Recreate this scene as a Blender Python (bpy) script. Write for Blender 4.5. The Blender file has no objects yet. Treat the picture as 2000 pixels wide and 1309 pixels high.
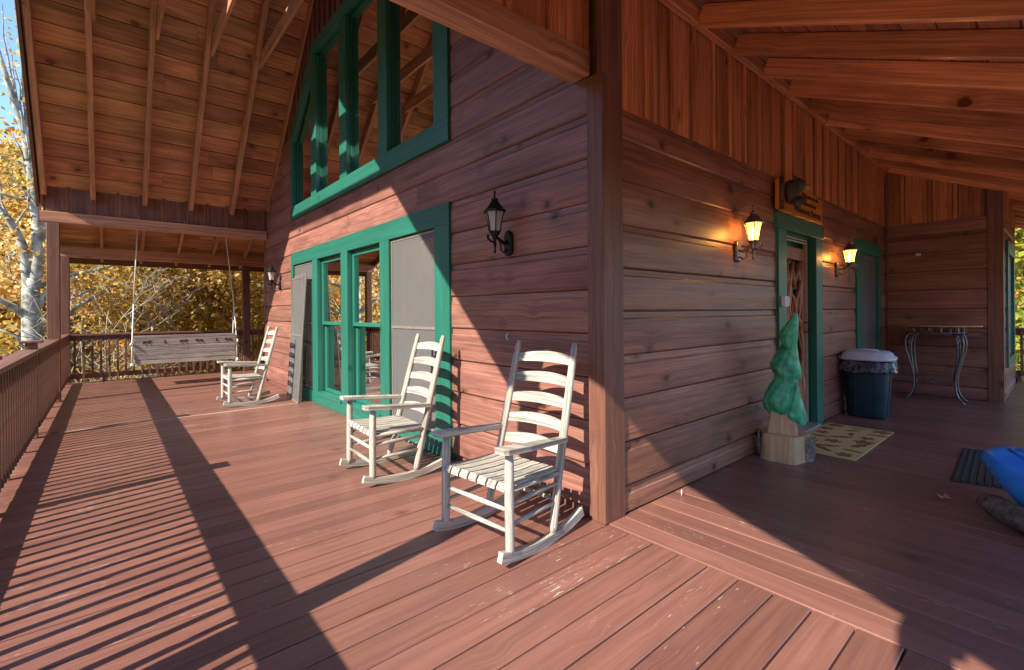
import bpy, bmesh, math, random
from mathutils import Vector, Matrix, Euler
R = math.radians
random.seed(7)
sc = bpy.context.scene

# ------------------------------------------------------------------ camera, sky, sun, exposure
CAM = Vector((-2.233, -1.774, 1.27))
YAW = R(40.509); ROLL = R(0.4314)
cd = bpy.data.cameras.new('camera'); cam = bpy.data.objects.new('camera', cd); sc.collection.objects.link(cam)
fw = Vector((math.sin(YAW), math.cos(YAW), 0)); rt = Vector((math.cos(YAW), -math.sin(YAW), 0)); up = Vector((0, 0, 1))
cx = rt*math.cos(ROLL) - up*math.sin(ROLL); cy = rt*math.sin(ROLL) + up*math.cos(ROLL); cz = -fw
cam.matrix_world = Matrix(((cx.x, cy.x, cz.x, CAM.x), (cx.y, cy.y, cz.y, CAM.y), (cx.z, cy.z, cz.z, CAM.z), (0, 0, 0, 1)))
cd.sensor_width = 36; cd.lens = 36*922.6/2000; cd.shift_y = -(654.5-609.08)/2000
cd.clip_start = 0.02; cd.clip_end = 3000
sc.camera = cam

SUN = Vector((1.29, 0.245, -1.0)).normalized()
elev = math.asin(-SUN.z); azim = math.atan2(-SUN.x, -SUN.y)      # towards the sun, clockwise from +Y
w = bpy.data.worlds.new('World'); sc.world = w; w.use_nodes = True
nt = w.node_tree; bg = nt.nodes['Background']
sky = nt.nodes.new('ShaderNodeTexSky'); sky.sky_type = 'NISHITA'; sky.sun_disc = False
sky.sun_elevation = elev; sky.sun_rotation = azim; sky.air_density = 1.1; sky.dust_density = 0.1; sky.ozone_density = 5.0
nt.links.new(sky.outputs[0], bg.inputs[0]); bg.inputs[1].default_value = 0.15
sd = bpy.data.lights.new('sun', 'SUN'); so = bpy.data.objects.new('sun', sd); sc.collection.objects.link(so)
sd.energy = 4.3; sd.angle = R(0.5); sd.color = (1.0, 0.91, 0.76)
so.rotation_euler = SUN.to_track_quat('-Z', 'Y').to_euler(); so.location = (-20, -4, 16)
sc.view_settings.view_transform = 'Standard'; sc.view_settings.look = 'None'
sc.view_settings.exposure = 1.2; sc.view_settings.gamma = 1.0
sc.cycles.max_bounces = 10; sc.cycles.diffuse_bounces = 6; sc.cycles.transparent_max_bounces = 24; sc.cycles.glossy_bounces = 4
sc.cycles.sample_clamp_indirect = 8.0

# ------------------------------------------------------------------ materials
def nodes(name):
    m = bpy.data.materials.new(name); m.use_nodes = True
    return m, m.node_tree.nodes, m.node_tree.links, m.node_tree.nodes['Principled BSDF']

def wood(name, base, dark=0.55, light=1.25, rough=0.6, knots=0.5, chips=0.0, chipcol=(0.55, 0.5, 0.45), gs=1.0, vary=0.25, huev=0.0, bump=0.25, spec=0.4, chipscale=1.0, blotch=0.25, gc=1.0, kscale=1.0):
    """painted or stained timber: UV = metres along / across the board, attribute rnd = one number per board"""
    m, N, L, P = nodes(name)
    uv = N.new('ShaderNodeUVMap'); uv.uv_map = 'uv'
    at = N.new('ShaderNodeAttribute'); at.attribute_name = 'rnd'
    sx = N.new('ShaderNodeSeparateXYZ'); L.new(uv.outputs[0], sx.inputs[0])
    def math_(op, a, b=None, c=None):
        n = N.new('ShaderNodeMath'); n.operation = op
        for i, v in enumerate((a, b, c)):
            if v is None: continue
            if isinstance(v, (int, float)): n.inputs[i].default_value = v
            else: L.new(v, n.inputs[i])
        return n.outputs[0]
    def comb(x, y, z):
        n = N.new('ShaderNodeCombineXYZ')
        for i, v in enumerate((x, y, z)):
            if isinstance(v, (int, float)): n.inputs[i].default_value = v
            else: L.new(v, n.inputs[i])
        return n.outputs[0]
    def noise(vec, scale=1.0, detail=4.0, rgh=0.55, dist=0.0):
        n = N.new('ShaderNodeTexNoise'); L.new(vec, n.inputs['Vector']); n.inputs['Scale'].default_value = scale
        n.inputs['Detail'].default_value = detail; n.inputs['Roughness'].default_value = rgh; n.inputs['Distortion'].default_value = dist
        return n.outputs['Fac']
    def ramp(fac, p0, p1):
        n = N.new('ShaderNodeMapRange'); n.interpolation_type = 'SMOOTHSTEP'; L.new(fac, n.inputs[0])
        n.inputs[1].default_value = p0; n.inputs[2].default_value = p1; return n.outputs[0]
    rz = math_('MULTIPLY', at.outputs['Fac'], 97.0)
    # knots
    kv = comb(math_('MULTIPLY', sx.outputs[0], 3.6*kscale), math_('MULTIPLY', sx.outputs[1], 4.6*kscale), rz)
    wob = noise(comb(math_('MULTIPLY', sx.outputs[0], 5), math_('MULTIPLY', sx.outputs[1], 14), rz), 1.0, 2.0)
    kv2 = N.new('ShaderNodeVectorMath'); kv2.operation = 'ADD'; L.new(kv, kv2.inputs[0])
    L.new(comb(math_('MULTIPLY', wob, 0.16), math_('MULTIPLY', wob, -0.16), 0), kv2.inputs[1])
    vo = N.new('ShaderNodeTexVoronoi'); vo.voronoi_dimensions = '3D'; vo.inputs['Scale'].default_value = 1.0; L.new(kv2.outputs[0], vo.inputs['Vector'])
    kd = vo.outputs['Distance']
    swirl = math_('MULTIPLY', ramp(kd, 0.40, 0.0), 0.03)
    # grain
    gv = comb(math_('MULTIPLY', sx.outputs[0], 0.7*gs), math_('MULTIPLY', math_('ADD', sx.outputs[1], swirl), 30*gs), rz)
    g1 = noise(gv, 1.0, 4.0, 0.55, 0.15)
    fv = comb(math_('MULTIPLY', sx.outputs[0], 2.6*gs), math_('MULTIPLY', math_('ADD', sx.outputs[1], swirl), 95*gs), rz)
    g2 = noise(fv, 1.0, 3.0, 0.6)
    bl = noise(comb(math_('MULTIPLY', sx.outputs[0], 1.3), math_('MULTIPLY', sx.outputs[1], 5), rz), 1.0, 3.0, 0.5, 0.5)
    g = math_('ADD', math_('MULTIPLY', g1, 0.5), math_('MULTIPLY', g2, 0.5))
    t = math_('ADD', 0.5-0.5*gc, math_('MULTIPLY', ramp(g, 0.30, 0.70), gc))
    mix = N.new('ShaderNodeMix'); mix.data_type = 'RGBA'; L.new(t, mix.inputs[0])
    mix.inputs[6].default_value = (base[0]*dark, base[1]*dark*0.96, base[2]*dark*0.92, 1)
    mix.inputs[7].default_value = (min(1, base[0]*light), min(1, base[1]*light), min(1, base[2]*light), 1)
    col = mix.outputs[2]
    # blotches
    hs = N.new('ShaderNodeHueSaturation'); L.new(col, hs.inputs['Color'])
    val = math_('ADD', 1.0 - vary*0.5 - blotch*0.5, math_('ADD', math_('MULTIPLY', at.outputs['Fac'], vary), math_('MULTIPLY', ramp(bl, 0.25, 0.75), blotch)))
    L.new(val, hs.inputs['Value'])
    if huev:
        L.new(math_('ADD', 0.5-huev*0.5, math_('MULTIPLY', math_('FRACT', math_('MULTIPLY', at.outputs['Fac'], 7.31)), huev)), hs.inputs['Hue'])
    col = hs.outputs[0]
    if knots > 0:
        sel = N.new('ShaderNodeSeparateColor'); L.new(vo.outputs['Color'], sel.inputs[0])
        on = math_('LESS_THAN', sel.outputs[0], min(0.95, 0.12+knots*0.60))
        kk = math_('MULTIPLY', ramp(kd, 0.135, 0.075), on)
        halo = math_('MULTIPLY', math_('MULTIPLY', ramp(kd, 0.30, 0.09), on), 0.35)
        kk = math_('MAXIMUM', math_('MULTIPLY', kk, min(1.0, 0.55+0.35*knots)), halo)
        mk = N.new('ShaderNodeMix'); mk.data_type = 'RGBA'; L.new(kk, mk.inputs[0]); L.new(col, mk.inputs[6])
        mk.inputs[7].default_value = (base[0]*0.22, base[1]*0.16, base[2]*0.16, 1); col = mk.outputs[2]
    if chips > 0:
        cv = comb(math_('MULTIPLY', sx.outputs[0], 9*chipscale), math_('MULTIPLY', sx.outputs[1], 75*chipscale), rz)
        c1 = noise(cv, 1.0, 4.0, 0.65)
        c2 = noise(comb(math_('MULTIPLY', sx.outputs[0], 1.1), math_('MULTIPLY', sx.outputs[1], 2.2), rz), 1.0, 2.0)
        lim = math_('SUBTRACT', 1.03 - 0.22*chips, math_('MULTIPLY', c2, 0.5))
        ck = N.new('ShaderNodeMapRange'); L.new(math_('SUBTRACT', c1, lim), ck.inputs[0]); ck.inputs[1].default_value = 0.0; ck.inputs[2].default_value = 0.03
        mc = N.new('ShaderNodeMix'); mc.data_type = 'RGBA'; L.new(ck.outputs[0], mc.inputs[0]); L.new(col, mc.inputs[6]); mc.inputs[7].default_value = (*chipcol, 1)
        col = mc.outputs[2]
    L.new(col, P.inputs['Base Color'])
    P.inputs['Roughness'].default_value = rough; P.inputs['Specular IOR Level'].default_value = spec
    b = N.new('ShaderNodeBump'); b.inputs['Strength'].default_value = bump; b.inputs['Distance'].default_value = 0.004
    L.new(math_('SUBTRACT', g, math_('MULTIPLY', ramp(kd, 0.2, 0.05), 0.3)), b.inputs['Height']); L.new(b.outputs[0], P.inputs['Normal'])
    return m

def plain(name, col, rough=0.5, metal=0.0, noise_amt=0.15, nscale=20.0, bump=0.1, spec=0.5, c2=None):
    m, N, L, P = nodes(name)
    tc = N.new('ShaderNodeTexCoord'); n = N.new('ShaderNodeTexNoise'); n.inputs['Scale'].default_value = nscale; n.inputs['Detail'].default_value = 5
    L.new(tc.outputs['Object'], n.inputs['Vector'])
    mp = N.new('ShaderNodeMapRange'); mp.inputs[1].default_value = 0.3; mp.inputs[2].default_value = 0.7; L.new(n.outputs['Fac'], mp.inputs[0])
    mx = N.new('ShaderNodeMix'); mx.data_type = 'RGBA'; L.new(mp.outputs[0], mx.inputs[0])
    mx.inputs[6].default_value = (*[c*(1-noise_amt) for c in col], 1)
    mx.inputs[7].default_value = (*(c2 if c2 else [min(1, c*(1+noise_amt)) for c in col]), 1)
    L.new(mx.outputs[2], P.inputs['Base Color']); P.inputs['Roughness'].default_value = rough; P.inputs['Metallic'].default_value = metal
    P.inputs['Specular IOR Level'].default_value = spec
    if bump:
        b = N.new('ShaderNodeBump'); b.inputs['Strength'].default_value = bump; b.inputs['Distance'].default_value = 0.01
        L.new(n.outputs['Fac'], b.inputs['Height']); L.new(b.outputs[0], P.inputs['Normal'])
    return m

def glass(name, tint=(0.9, 0.92, 0.92), rough=0.0, gain=1.0):
    m, N, L, P = nodes(name); N.remove(P)
    out = [n for n in N if n.type == 'OUTPUT_MATERIAL'][0]
    tr = N.new('ShaderNodeBsdfTransparent'); tr.inputs[0].default_value = (*tint, 1)
    gl = N.new('ShaderNodeBsdfGlossy'); gl.inputs['Roughness'].default_value = rough
    fr = N.new('ShaderNodeFresnel'); fr.inputs[0].default_value = 1.55
    mu = N.new('ShaderNodeMath'); mu.operation = 'MULTIPLY'; mu.inputs[1].default_value = gain; mu.use_clamp = True; L.new(fr.outputs[0], mu.inputs[0])
    mx = N.new('ShaderNodeMixShader'); L.new(mu.outputs[0], mx.inputs[0]); L.new(tr.outputs[0], mx.inputs[1]); L.new(gl.outputs[0], mx.inputs[2])
    L.new(mx.outputs[0], out.inputs[0]); return m

def mesh_screen(name, col=(0.20, 0.20, 0.20), opac=0.55):
    m, N, L, P = nodes(name)
    out = [n for n in N if n.type == 'OUTPUT_MATERIAL'][0]
    tr = N.new('ShaderNodeBsdfTransparent'); P.inputs['Base Color'].default_value = (*col, 1); P.inputs['Roughness'].default_value = 0.5
    mx = N.new('ShaderNodeMixShader'); mx.inputs[0].default_value = opac; L.new(tr.outputs[0], mx.inputs[1]); L.new(P.outputs[0], mx.inputs[2])
    L.new(mx.outputs[0], out.inputs[0]); return m

def leafmat(name, cols, trans=0.4):
    """leaf colour picked per leaf from the rnd attribute"""
    m, N, L, P = nodes(name)
    out = [n for n in N if n.type == 'OUTPUT_MATERIAL'][0]
    at = N.new('ShaderNodeAttribute'); at.attribute_name = 'rnd'
    cr = N.new('ShaderNodeValToRGB'); cr.color_ramp.interpolation = 'LINEAR'
    els = cr.color_ramp.elements
    while len(els) < len(cols): els.new(0.5)
    for i, c in enumerate(cols): els[i].position = i/(len(cols)-1); els[i].color = (*c, 1)
    L.new(at.outputs['Fac'], cr.inputs[0]); L.new(cr.outputs[0], P.inputs['Base Color']); P.inputs['Roughness'].default_value = 0.65
    tl = N.new('ShaderNodeBsdfTranslucent'); L.new(cr.outputs[0], tl.inputs[0])
    mx = N.new('ShaderNodeMixShader'); mx.inputs[0].default_value = trans; L.new(P.outputs[0], mx.inputs[1]); L.new(tl.outputs[0], mx.inputs[2])
    L.new(mx.outputs[0], out.inputs[0]); return m

M = {}
M['deck'] = wood('deck_paint', (0.232, 0.104, 0.080), gc=0.8, chipscale=1.7, dark=0.72, light=1.15, rough=0.36, knots=0.12, chips=0.34, chipcol=(0.55, 0.48, 0.42), vary=0.30, bump=0.35, spec=0.6, blotch=0.22)
M['deckpale'] = wood('bare_deck_wood', (0.55, 0.42, 0.30), rough=0.8, knots=0.1)
M['siding'] = wood('siding_stain', (0.285, 0.130, 0.098), gc=0.72, kscale=0.9, dark=0.42, light=1.4, rough=0.42, knots=1.0, chips=0.14, chipcol=(0.55, 0.40, 0.33), vary=0.30, huev=0.015, bump=0.6, blotch=0.45)
M['trim'] = wood('trim_stain', (0.22, 0.10, 0.068), dark=0.6, light=1.2, rough=0.5, knots=0.35, vary=0.2, bump=0.35, blotch=0.2)
M['knee'] = wood('board_batten_stain', (0.22, 0.09, 0.062), dark=0.45, light=1.3, rough=0.55, knots=0.6, vary=0.35, bump=0.5, blotch=0.35)
M['porchknee'] = wood('porch_board_stain', (0.60, 0.215, 0.085), dark=0.45, light=1.3, rough=0.55, knots=0.5, vary=0.55, bump=0.5, blotch=0.35)
M['porchplank'] = wood('porch_ceiling_plank', (0.50, 0.20, 0.09), gc=0.8, dark=0.55, light=1.3, rough=0.55, knots=0.7, vary=0.3, bump=0.5, blotch=0.4)
M['doorsiding'] = wood('door_wall_stain', (0.30, 0.128, 0.085), gc=0.72, kscale=0.9, dark=0.42, light=1.4, rough=0.42, knots=1.0, chips=0.14, chipcol=(0.55, 0.40, 0.33), vary=0.30, huev=0.015, bump=0.6, blotch=0.45)
M['plank'] = wood('ceiling_plank', (0.50, 0.22, 0.115), gc=0.8, kscale=0.62, dark=0.5, light=1.35, rough=0.55, knots=1.0, chips=0.0, vary=0.45, huev=0.02, bump=0.5, blotch=0.6)
M['rafter'] = wood('rafter_wood', (0.52, 0.245, 0.145), dark=0.5, light=1.3, rough=0.5, knots=0.6, vary=0.25, bump=0.4, blotch=0.3)
M['porchrafter'] = wood('porch_rafter_wood', (0.72, 0.28, 0.115), gc=0.7, kscale=0.55, dark=0.42, light=1.4, rough=0.27, spec=0.9, knots=1.3, vary=0.85, bump=0.5, blotch=0.45)
M['green'] = wood('green_trim', (0.020, 0.155, 0.112), dark=0.8, light=1.15, rough=0.42, knots=0.12, vary=0.1, bump=0.25, blotch=0.12)
M['darkgreen'] = wood('green_sash', (0.015, 0.11, 0.078), dark=0.85, light=1.1, rough=0.4, knots=0.0, vary=0.08, bump=0.2, blotch=0.1)
M['weathered'] = wood('weathered_wood', (0.48, 0.445, 0.385), dark=0.32, light=1.4, rough=0.8, knots=0.1, chips=0.0, vary=0.15, bump=0.6, gs=1.6, spec=0.2, blotch=0.35)
M['swingwood'] = wood('swing_wood', (0.48, 0.42, 0.37), dark=0.45, light=1.2, rough=0.8, knots=0.1, vary=0.15, bump=0.5, gs=1.4, spec=0.2, blotch=0.3)
M['pine'] = wood('orange_pine', (0.74, 0.33, 0.11), dark=0.6, light=1.25, rough=0.4, knots=0.5, vary=0.25, bump=0.2, blotch=0.3)
M['carvewood'] = wood('carved_bare_wood', (0.62, 0.40, 0.22), dark=0.75, light=1.15, rough=0.6, knots=0.1, vary=0.1)
M['signwood'] = wood('sign_wood', (0.62, 0.22, 0.035), dark=0.8, light=1.2, rough=0.35, knots=0.1, vary=0.1, bump=0.2)
M['twig'] = wood('twig_wood', (0.46, 0.17, 0.08), dark=0.6, light=1.25, rough=0.45, knots=0.1, vary=0.4)
M['pane'] = glass('window_glass', gain=1.35)
M['reveal'] = wood('dark_reveal', (0.42, 0.18, 0.06), knots=0.1)
M['lampglass'] = mesh_screen('seeded_glass', (0.8, 0.75, 0.7), 0.5)
M['screen'] = mesh_screen('insect_screen', (0.20, 0.195, 0.19), 0.48)
M['screenframe'] = plain('screen_frame', (0.30, 0.26, 0.22), 0.4, 0.3)
M['black'] = plain('black_iron', (0.018, 0.018, 0.022), 0.4, 0.6, 0.3, 40)
M['pewter'] = plain('pewter_metal', (0.20, 0.18, 0.19), 0.3, 0.7, 0.3, 40)
M['shingle'] = plain('roof_shingle', (0.10, 0.07, 0.05), 0.9, 0, 0.4, 30)
M['rope'] = plain('white_rope', (0.75, 0.75, 0.72), 0.8, 0, 0.2, 60)
M['bin'] = plain('bin_plastic', (0.008, 0.035, 0.052), 0.42, 0, 0.25, 8, 0.05)
M['lid'] = plain('bin_lid_plastic', (0.62, 0.66, 0.78), 0.4, 0, 0.12, 8, 0.05)
M['bag'] = plain('bin_bag', (0.02, 0.02, 0.05), 0.18, 0, 0.5, 25, 0.8, c2=(0.14, 0.13, 0.17))
M['mat'] = plain('coir_mat', (0.62, 0.42, 0.16), 0.95, 0, 0.18, 160, 0.5)
M['matleaf'] = plain('mat_leaf_print', (0.24, 0.085, 0.03), 0.95, 0, 0.2, 160, 0.4)
M['rubber'] = plain('rubber_mat', (0.035, 0.03, 0.032), 0.7, 0, 0.3, 60, 0.3)
M['kayak'] = plain('blue_plastic', (0.004, 0.19, 0.92), 0.33, 0, 0.2, 5, 0.12, c2=(0.03, 0.33, 0.92))
M['bark'] = plain('dark_bark', (0.07, 0.045, 0.035), 0.9, 0, 0.5, 25, 0.8)
M['stumpbark'] = plain('shaggy_bark', (0.30, 0.25, 0.21), 0.95, 0, 0.6, 45, 1.0)
M['whitebark'] = plain('white_bark', (0.24, 0.25, 0.22), 0.85, 0, 0.5, 7, 0.5, c2=(0.60, 0.61, 0.54))
M['palebark'] = plain('pale_twig_bark', (0.34, 0.30, 0.24), 0.9, 0, 0.4, 12, 0.4)
M['greybark'] = plain('grey_bark', (0.20, 0.16, 0.12), 0.9, 0, 0.4, 12, 0.5)
M['white'] = plain('white_plastic', (0.7, 0.7, 0.72), 0.5, 0, 0.05)
M['ink'] = plain('burnt_lettering', (0.07, 0.02, 0.008), 0.7, 0, 0.2)
M['bearfur'] = plain('carved_bear', (0.035, 0.03, 0.03), 0.6, 0, 0.6, 60, 0.8, c2=(0.10, 0.08, 0.07))
M['muzzle'] = plain('carved_muzzle', (0.40, 0.24, 0.10), 0.6, 0, 0.3, 50, 0.4)
M['ground'] = plain('leaf_litter', (0.16, 0.10, 0.045), 0.95, 0, 0.5, 3, 0.6, c2=(0.30, 0.20, 0.07))
M['hill'] = plain('hill_litter', (0.14, 0.09, 0.035), 0.95, 0, 0.6, 0.6, 0.6, c2=(0.28, 0.19, 0.06))
M['tabletop'] = plain('mosaic_tabletop', (0.42, 0.22, 0.07), 0.3, 0, 0.4, 30, 0.2)
M['tablerim'] = plain('tabletop_rim', (0.55, 0.36, 0.10), 0.35, 0.3, 0.2, 20)
M['cutoutshade'] = plain('cutout_shadow', (0.05, 0.03, 0.02), 0.9)  # dark of the swing's sawn openings, put into a flat colour
M['stone'] = plain('threshold_metal', (0.40, 0.40, 0.42), 0.4, 0.3)
M['drift'] = plain('driftwood', (0.055, 0.04, 0.035), 0.85, 0, 0.4, 18, 0.8, c2=(0.22, 0.17, 0.14))
M['deadleaf'] = plain('dead_leaf', (0.36, 0.17, 0.08), 0.8, 0, 0.3, 30)
# carved tree paint: green with brush streaks
M['treepaint'] = plain('carved_tree_paint', (0.014, 0.27, 0.14), 0.40, 0, 0.35, 14, 0.7, c2=(0.10, 0.58, 0.28))
lit = bpy.data.materials.new('lit_lamp_glass'); lit.use_nodes = True
_N = lit.node_tree.nodes; _L = lit.node_tree.links; _P = _N['Principled BSDF']; _o = [n for n in _N if n.type == 'OUTPUT_MATERIAL'][0]
_P.inputs['Base Color'].default_value = (0.8, 0.6, 0.25, 1); _P.inputs['Emission Color'].default_value = (1.0, 0.70, 0.15, 1); _P.inputs['Emission Strength'].default_value = 1.3
_t = _N.new('ShaderNodeBsdfTransparent'); _t.inputs[0].default_value = (1, 0.8, 0.45, 1)
_m = _N.new('ShaderNodeMixShader'); _m.inputs[0].default_value = 0.55; _L.new(_t.outputs[0], _m.inputs[1]); _L.new(_P.outputs[0], _m.inputs[2]); _L.new(_m.outputs[0], _o.inputs[0])
M['lit'] = lit
bulbm = bpy.data.materials.new('glowing_bulb'); bulbm.use_nodes = True
_P = bulbm.node_tree.nodes['Principled BSDF']; _P.inputs['Emission Color'].default_value = (1, 0.75, 0.3, 1); _P.inputs['Emission Strength'].default_value = 12
M['bulb'] = bulbm

# ------------------------------------------------------------------ mesh helpers
class MB:
    def __init__(s): s.v = []; s.f = []; s.uv = []; s.r = []; s.mi = []; s.sm = []
    def face(s, idx, uvs, r, mi=0, smooth=False):
        s.f.append(idx); s.uv.append(uvs); s.r.append(r); s.mi.append(mi); s.sm.append(smooth)
    def prism(s, ring0, ring1, L=None, r=None, mi=0, caps=True, smooth=False, uvo=None):
        """skin between two rings of points; U runs from ring0 to ring1"""
        r = random.random() if r is None else r
        n = len(ring0); b = len(s.v); s.v += [tuple(p) for p in ring0] + [tuple(p) for p in ring1]
        L = L if L is not None else (Vector(ring1[0])-Vector(ring0[0])).length
        per = [0.0]
        for i in range(n): per.append(per[-1] + (Vector(ring0[(i+1) % n])-Vector(ring0[i])).length)
        uo, vo = uvo if uvo else (random.random()*50, random.random()*50)
        for i in range(n):
            j = (i+1) % n
            s.face((b+i, b+j, b+n+j, b+n+i), ((uo, vo+per[i]), (uo, vo+per[i+1]), (uo+L, vo+per[i+1]), (uo+L, vo+per[i])), r, mi, smooth)
        if caps:
            c = [(uo+0.03*math.cos(6.28*i/n), vo+0.03*math.sin(6.28*i/n)) for i in range(n)]
            s.face(tuple(b+i for i in reversed(range(n))), tuple(reversed(c)), r, mi); s.face(tuple(b+n+i for i in range(n)), tuple(c), r, mi)
    def bar(s, p0, p1, w, h, upv=(0, 0, 1), r=None, mi=0, taper=1.0):
        """box along p0->p1, w across, h along the up vector"""
        p0 = Vector(p0); p1 = Vector(p1); d = (p1-p0).normalized(); u = Vector(upv); u = (u - d*u.dot(d)).normalized(); a = d.cross(u)
        q = [(-w/2, -h/2), (w/2, -h/2), (w/2, h/2), (-w/2, h/2)]
        s.prism([p0+a*x+u*y for x, y in q], [p1+a*x*taper+u*y*taper for x, y in q], (p1-p0).length, r, mi)
    def box(s, x0, x1, y0, y1, z0, z1, axis=None, r=None, mi=0):
        d = (x1-x0, y1-y0, z1-z0)
        ax = axis if axis is not None else max(range(3), key=lambda i: d[i])
        c = ((x0+x1)/2, (y0+y1)/2, (z0+z1)/2)
        if ax == 0: s.bar((x0, c[1], c[2]), (x1, c[1], c[2]), d[1], d[2], (0, 0, 1), r, mi)
        elif ax == 1: s.bar((c[0], y0, c[2]), (c[0], y1, c[2]), d[0], d[2], (0, 0, 1), r, mi)
        else: s.bar((c[0], c[1], z0), (c[0], c[1], z1), d[0], d[1], (0, 1, 0), r, mi)
    def tube(s, pts, rad, n=10, r=None, mi=0, squash=None, closed=False):
        """smooth tube with one radius per point"""
        r = random.random() if r is None else r
        pts = [Vector(p) for p in pts]; k = len(pts)
        if isinstance(rad, (int, float)): rad = [rad]*k
        b = len(s.v); uo = random.random()*50; acc = 0.0; us = []
        t0 = (pts[1]-pts[0]).normalized(); ref = Vector((0, 0, 1)) if abs(t0.z) < 0.9 else Vector((1, 0, 0))
        nrm = (ref - t0*ref.dot(t0)).normalized()
        for i, p in enumerate(pts):
            if i: acc += (p-pts[i-1]).length
            us.append(acc)
            t = (pts[min(i+1, k-1)]-pts[max(i-1, 0)]).normalized(); nrm = (nrm - t*nrm.dot(t)).normalized(); bi = t.cross(nrm)
            for j in range(n):
                a = 2*math.pi*j/n; sx_, sy_ = (squash if squash else (1, 1))
                s.v.append(tuple(p + nrm*math.cos(a)*rad[i]*sx_ + bi*math.sin(a)*rad[i]*sy_))
        for i in range(k-1):
            for j in range(n):
                j2 = (j+1) % n; c = 2*math.pi*max(rad[i], 0.005)/n
                s.face((b+i*n+j, b+i*n+j2, b+(i+1)*n+j2, b+(i+1)*n+j), ((uo+us[i], j*c), (uo+us[i], (j+1)*c), (uo+us[i+1], (j+1)*c), (uo+us[i+1], j*c)), r, mi, True)
        s.face(tuple(b+j for j in reversed(range(n))), tuple((uo, 0.01*j) for j in range(n)), r, mi)
        s.face(tuple(b+(k-1)*n+j for j in range(n)), tuple((uo, 0.01*j) for j in range(n)), r, mi)
    def lathe(s, prof, c=(0, 0, 0), n=20, sx=1.0, sy=1.0, power=2.0, r=None, mi=0, ang=0.0, smooth=True):
        """profile [(radius,z)] round the z axis; power > 2 squares the section"""
        r = random.random() if r is None else r; b = len(s.v); k = len(prof)
        for (ra, z) in prof:
            for j in range(n):
                a = 2*math.pi*(j+0.5)/n; ca, sa = math.cos(a), math.sin(a)
                e = 2.0/power; x = math.copysign(abs(ca)**e, ca)*ra*sx; y = math.copysign(abs(sa)**e, sa)*ra*sy
                s.v.append((c[0]+x*math.cos(ang)-y*math.sin(ang), c[1]+x*math.sin(ang)+y*math.cos(ang), c[2]+z))
        for i in range(k-1):
            for j in range(n):
                j2 = (j+1) % n; w_ = 2*math.pi*max(prof[i][0], .01)/n
                s.face((b+i*n+j, b+i*n+j2, b+(i+1)*n+j2, b+(i+1)*n+j), ((prof[i][1], j*w_), (prof[i][1], (j+1)*w_), (prof[i+1][1], (j+1)*w_), (prof[i+1][1], j*w_)), r, mi, smooth)
        s.face(tuple(b+j for j in reversed(range(n))), tuple((0, 0.01*j) for j in range(n)), r, mi)
        s.face(tuple(b+(k-1)*n+j for j in range(n)), tuple((0, 0.01*j) for j in range(n)), r, mi)
    def poly(s, pts, depth=(0, 0, 0), r=None, mi=0):
        """flat outline with a real thickness along depth"""
        r = random.random() if r is None else r; b = len(s.v); n = len(pts); d = Vector(depth)
        s.v += [tuple(Vector(p)) for p in pts]
        s.face(tuple(b+i for i in range(n)), tuple((Vector(p).x+Vector(p).y, Vector(p).z+Vector(p).y*0.5) for p in pts), r, mi)
        if d.length > 0:
            s.v += [tuple(Vector(p)+d) for p in pts]
            s.face(tuple(b+n+i for i in reversed(range(n))), tuple((Vector(p).x+Vector(p).y, Vector(p).z) for p in reversed(pts)), r, mi)
            for i in range(n):
                j = (i+1) % n; s.face((b+j, b+i, b+n+i, b+n+j), ((0, 0), (.05, 0), (.05, .02), (0, .02)), r, mi)
    def quad(s, c, size, nrm, spin, r, asp=1.0, mi=0):
        a = nrm.orthogonal().normalized(); bq = nrm.cross(a)
        a2 = a*math.cos(spin)+bq*math.sin(spin); b2 = nrm.cross(a2); b = len(s.v)
        h = size/2
        s.v += [tuple(c-a2*h), tuple(c-b2*h*asp*0.8+a2*h*0.1+nrm*h*.25), tuple(c+a2*h), tuple(c+b2*h*asp*0.8+a2*h*0.1+nrm*h*.25)]
        s.face((b, b+1, b+2, b+3), ((0, 0), (1, 0), (1, 1), (0, 1)), r, mi)
    def build(s, name, mat, parent=None, bevel=0.0, fix=False):
        me = bpy.data.meshes.new(name); me.from_pydata(s.v, [], s.f)
        uvl = me.uv_layers.new(name='uv'); at = me.attributes.new('rnd', 'FLOAT', 'FACE')
        flat = [c for f in s.uv for p in f for c in p]; uvl.data.foreach_set('uv', flat); at.data.foreach_set('value', s.r)
        me.polygons.foreach_set('use_smooth', s.sm)
        for m_ in (mat if isinstance(mat, (list, tuple)) else [mat]): me.materials.append(m_)
        me.polygons.foreach_set('material_index', s.mi)
        if fix:
            bm = bmesh.new(); bm.from_mesh(me); bmesh.ops.recalc_face_normals(bm, faces=bm.faces); bm.to_mesh(me); bm.free()
        me.update()
        o = bpy.data.objects.new(name, me); sc.collection.objects.link(o)
        if parent: o.parent = parent
        if bevel:
            bv = o.modifiers.new('bevel', 'BEVEL'); bv.width = bevel; bv.segments = 1; bv.limit_method = 'ANGLE'; bv.angle_limit = R(50)
        return o

def thing(name, label, cat, loc=(0, 0, 0), rz=0.0, group=None):
    o = bpy.data.objects.new(name, None); sc.collection.objects.link(o); o.location = loc; o.rotation_euler = (0, 0, rz); o.empty_display_size = 0.1
    o['label'] = label; o['category'] = cat
    if group: o['group'] = group
    return o
def tag(o, label, cat, group=None):
    o['label'] = label; o['category'] = cat
    if group: o['group'] = group
    return o
def kind(o, k, label=None, cat=None):
    o['kind'] = k
    if label: o['label'] = label
    if cat: o['category'] = cat
    return o
def copy_tree(o, parent=None):
    c = o.copy(); sc.collection.objects.link(c)
    if parent: c.parent = parent
    for ch in list(o.children): copy_tree(ch, c)
    return c

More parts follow.
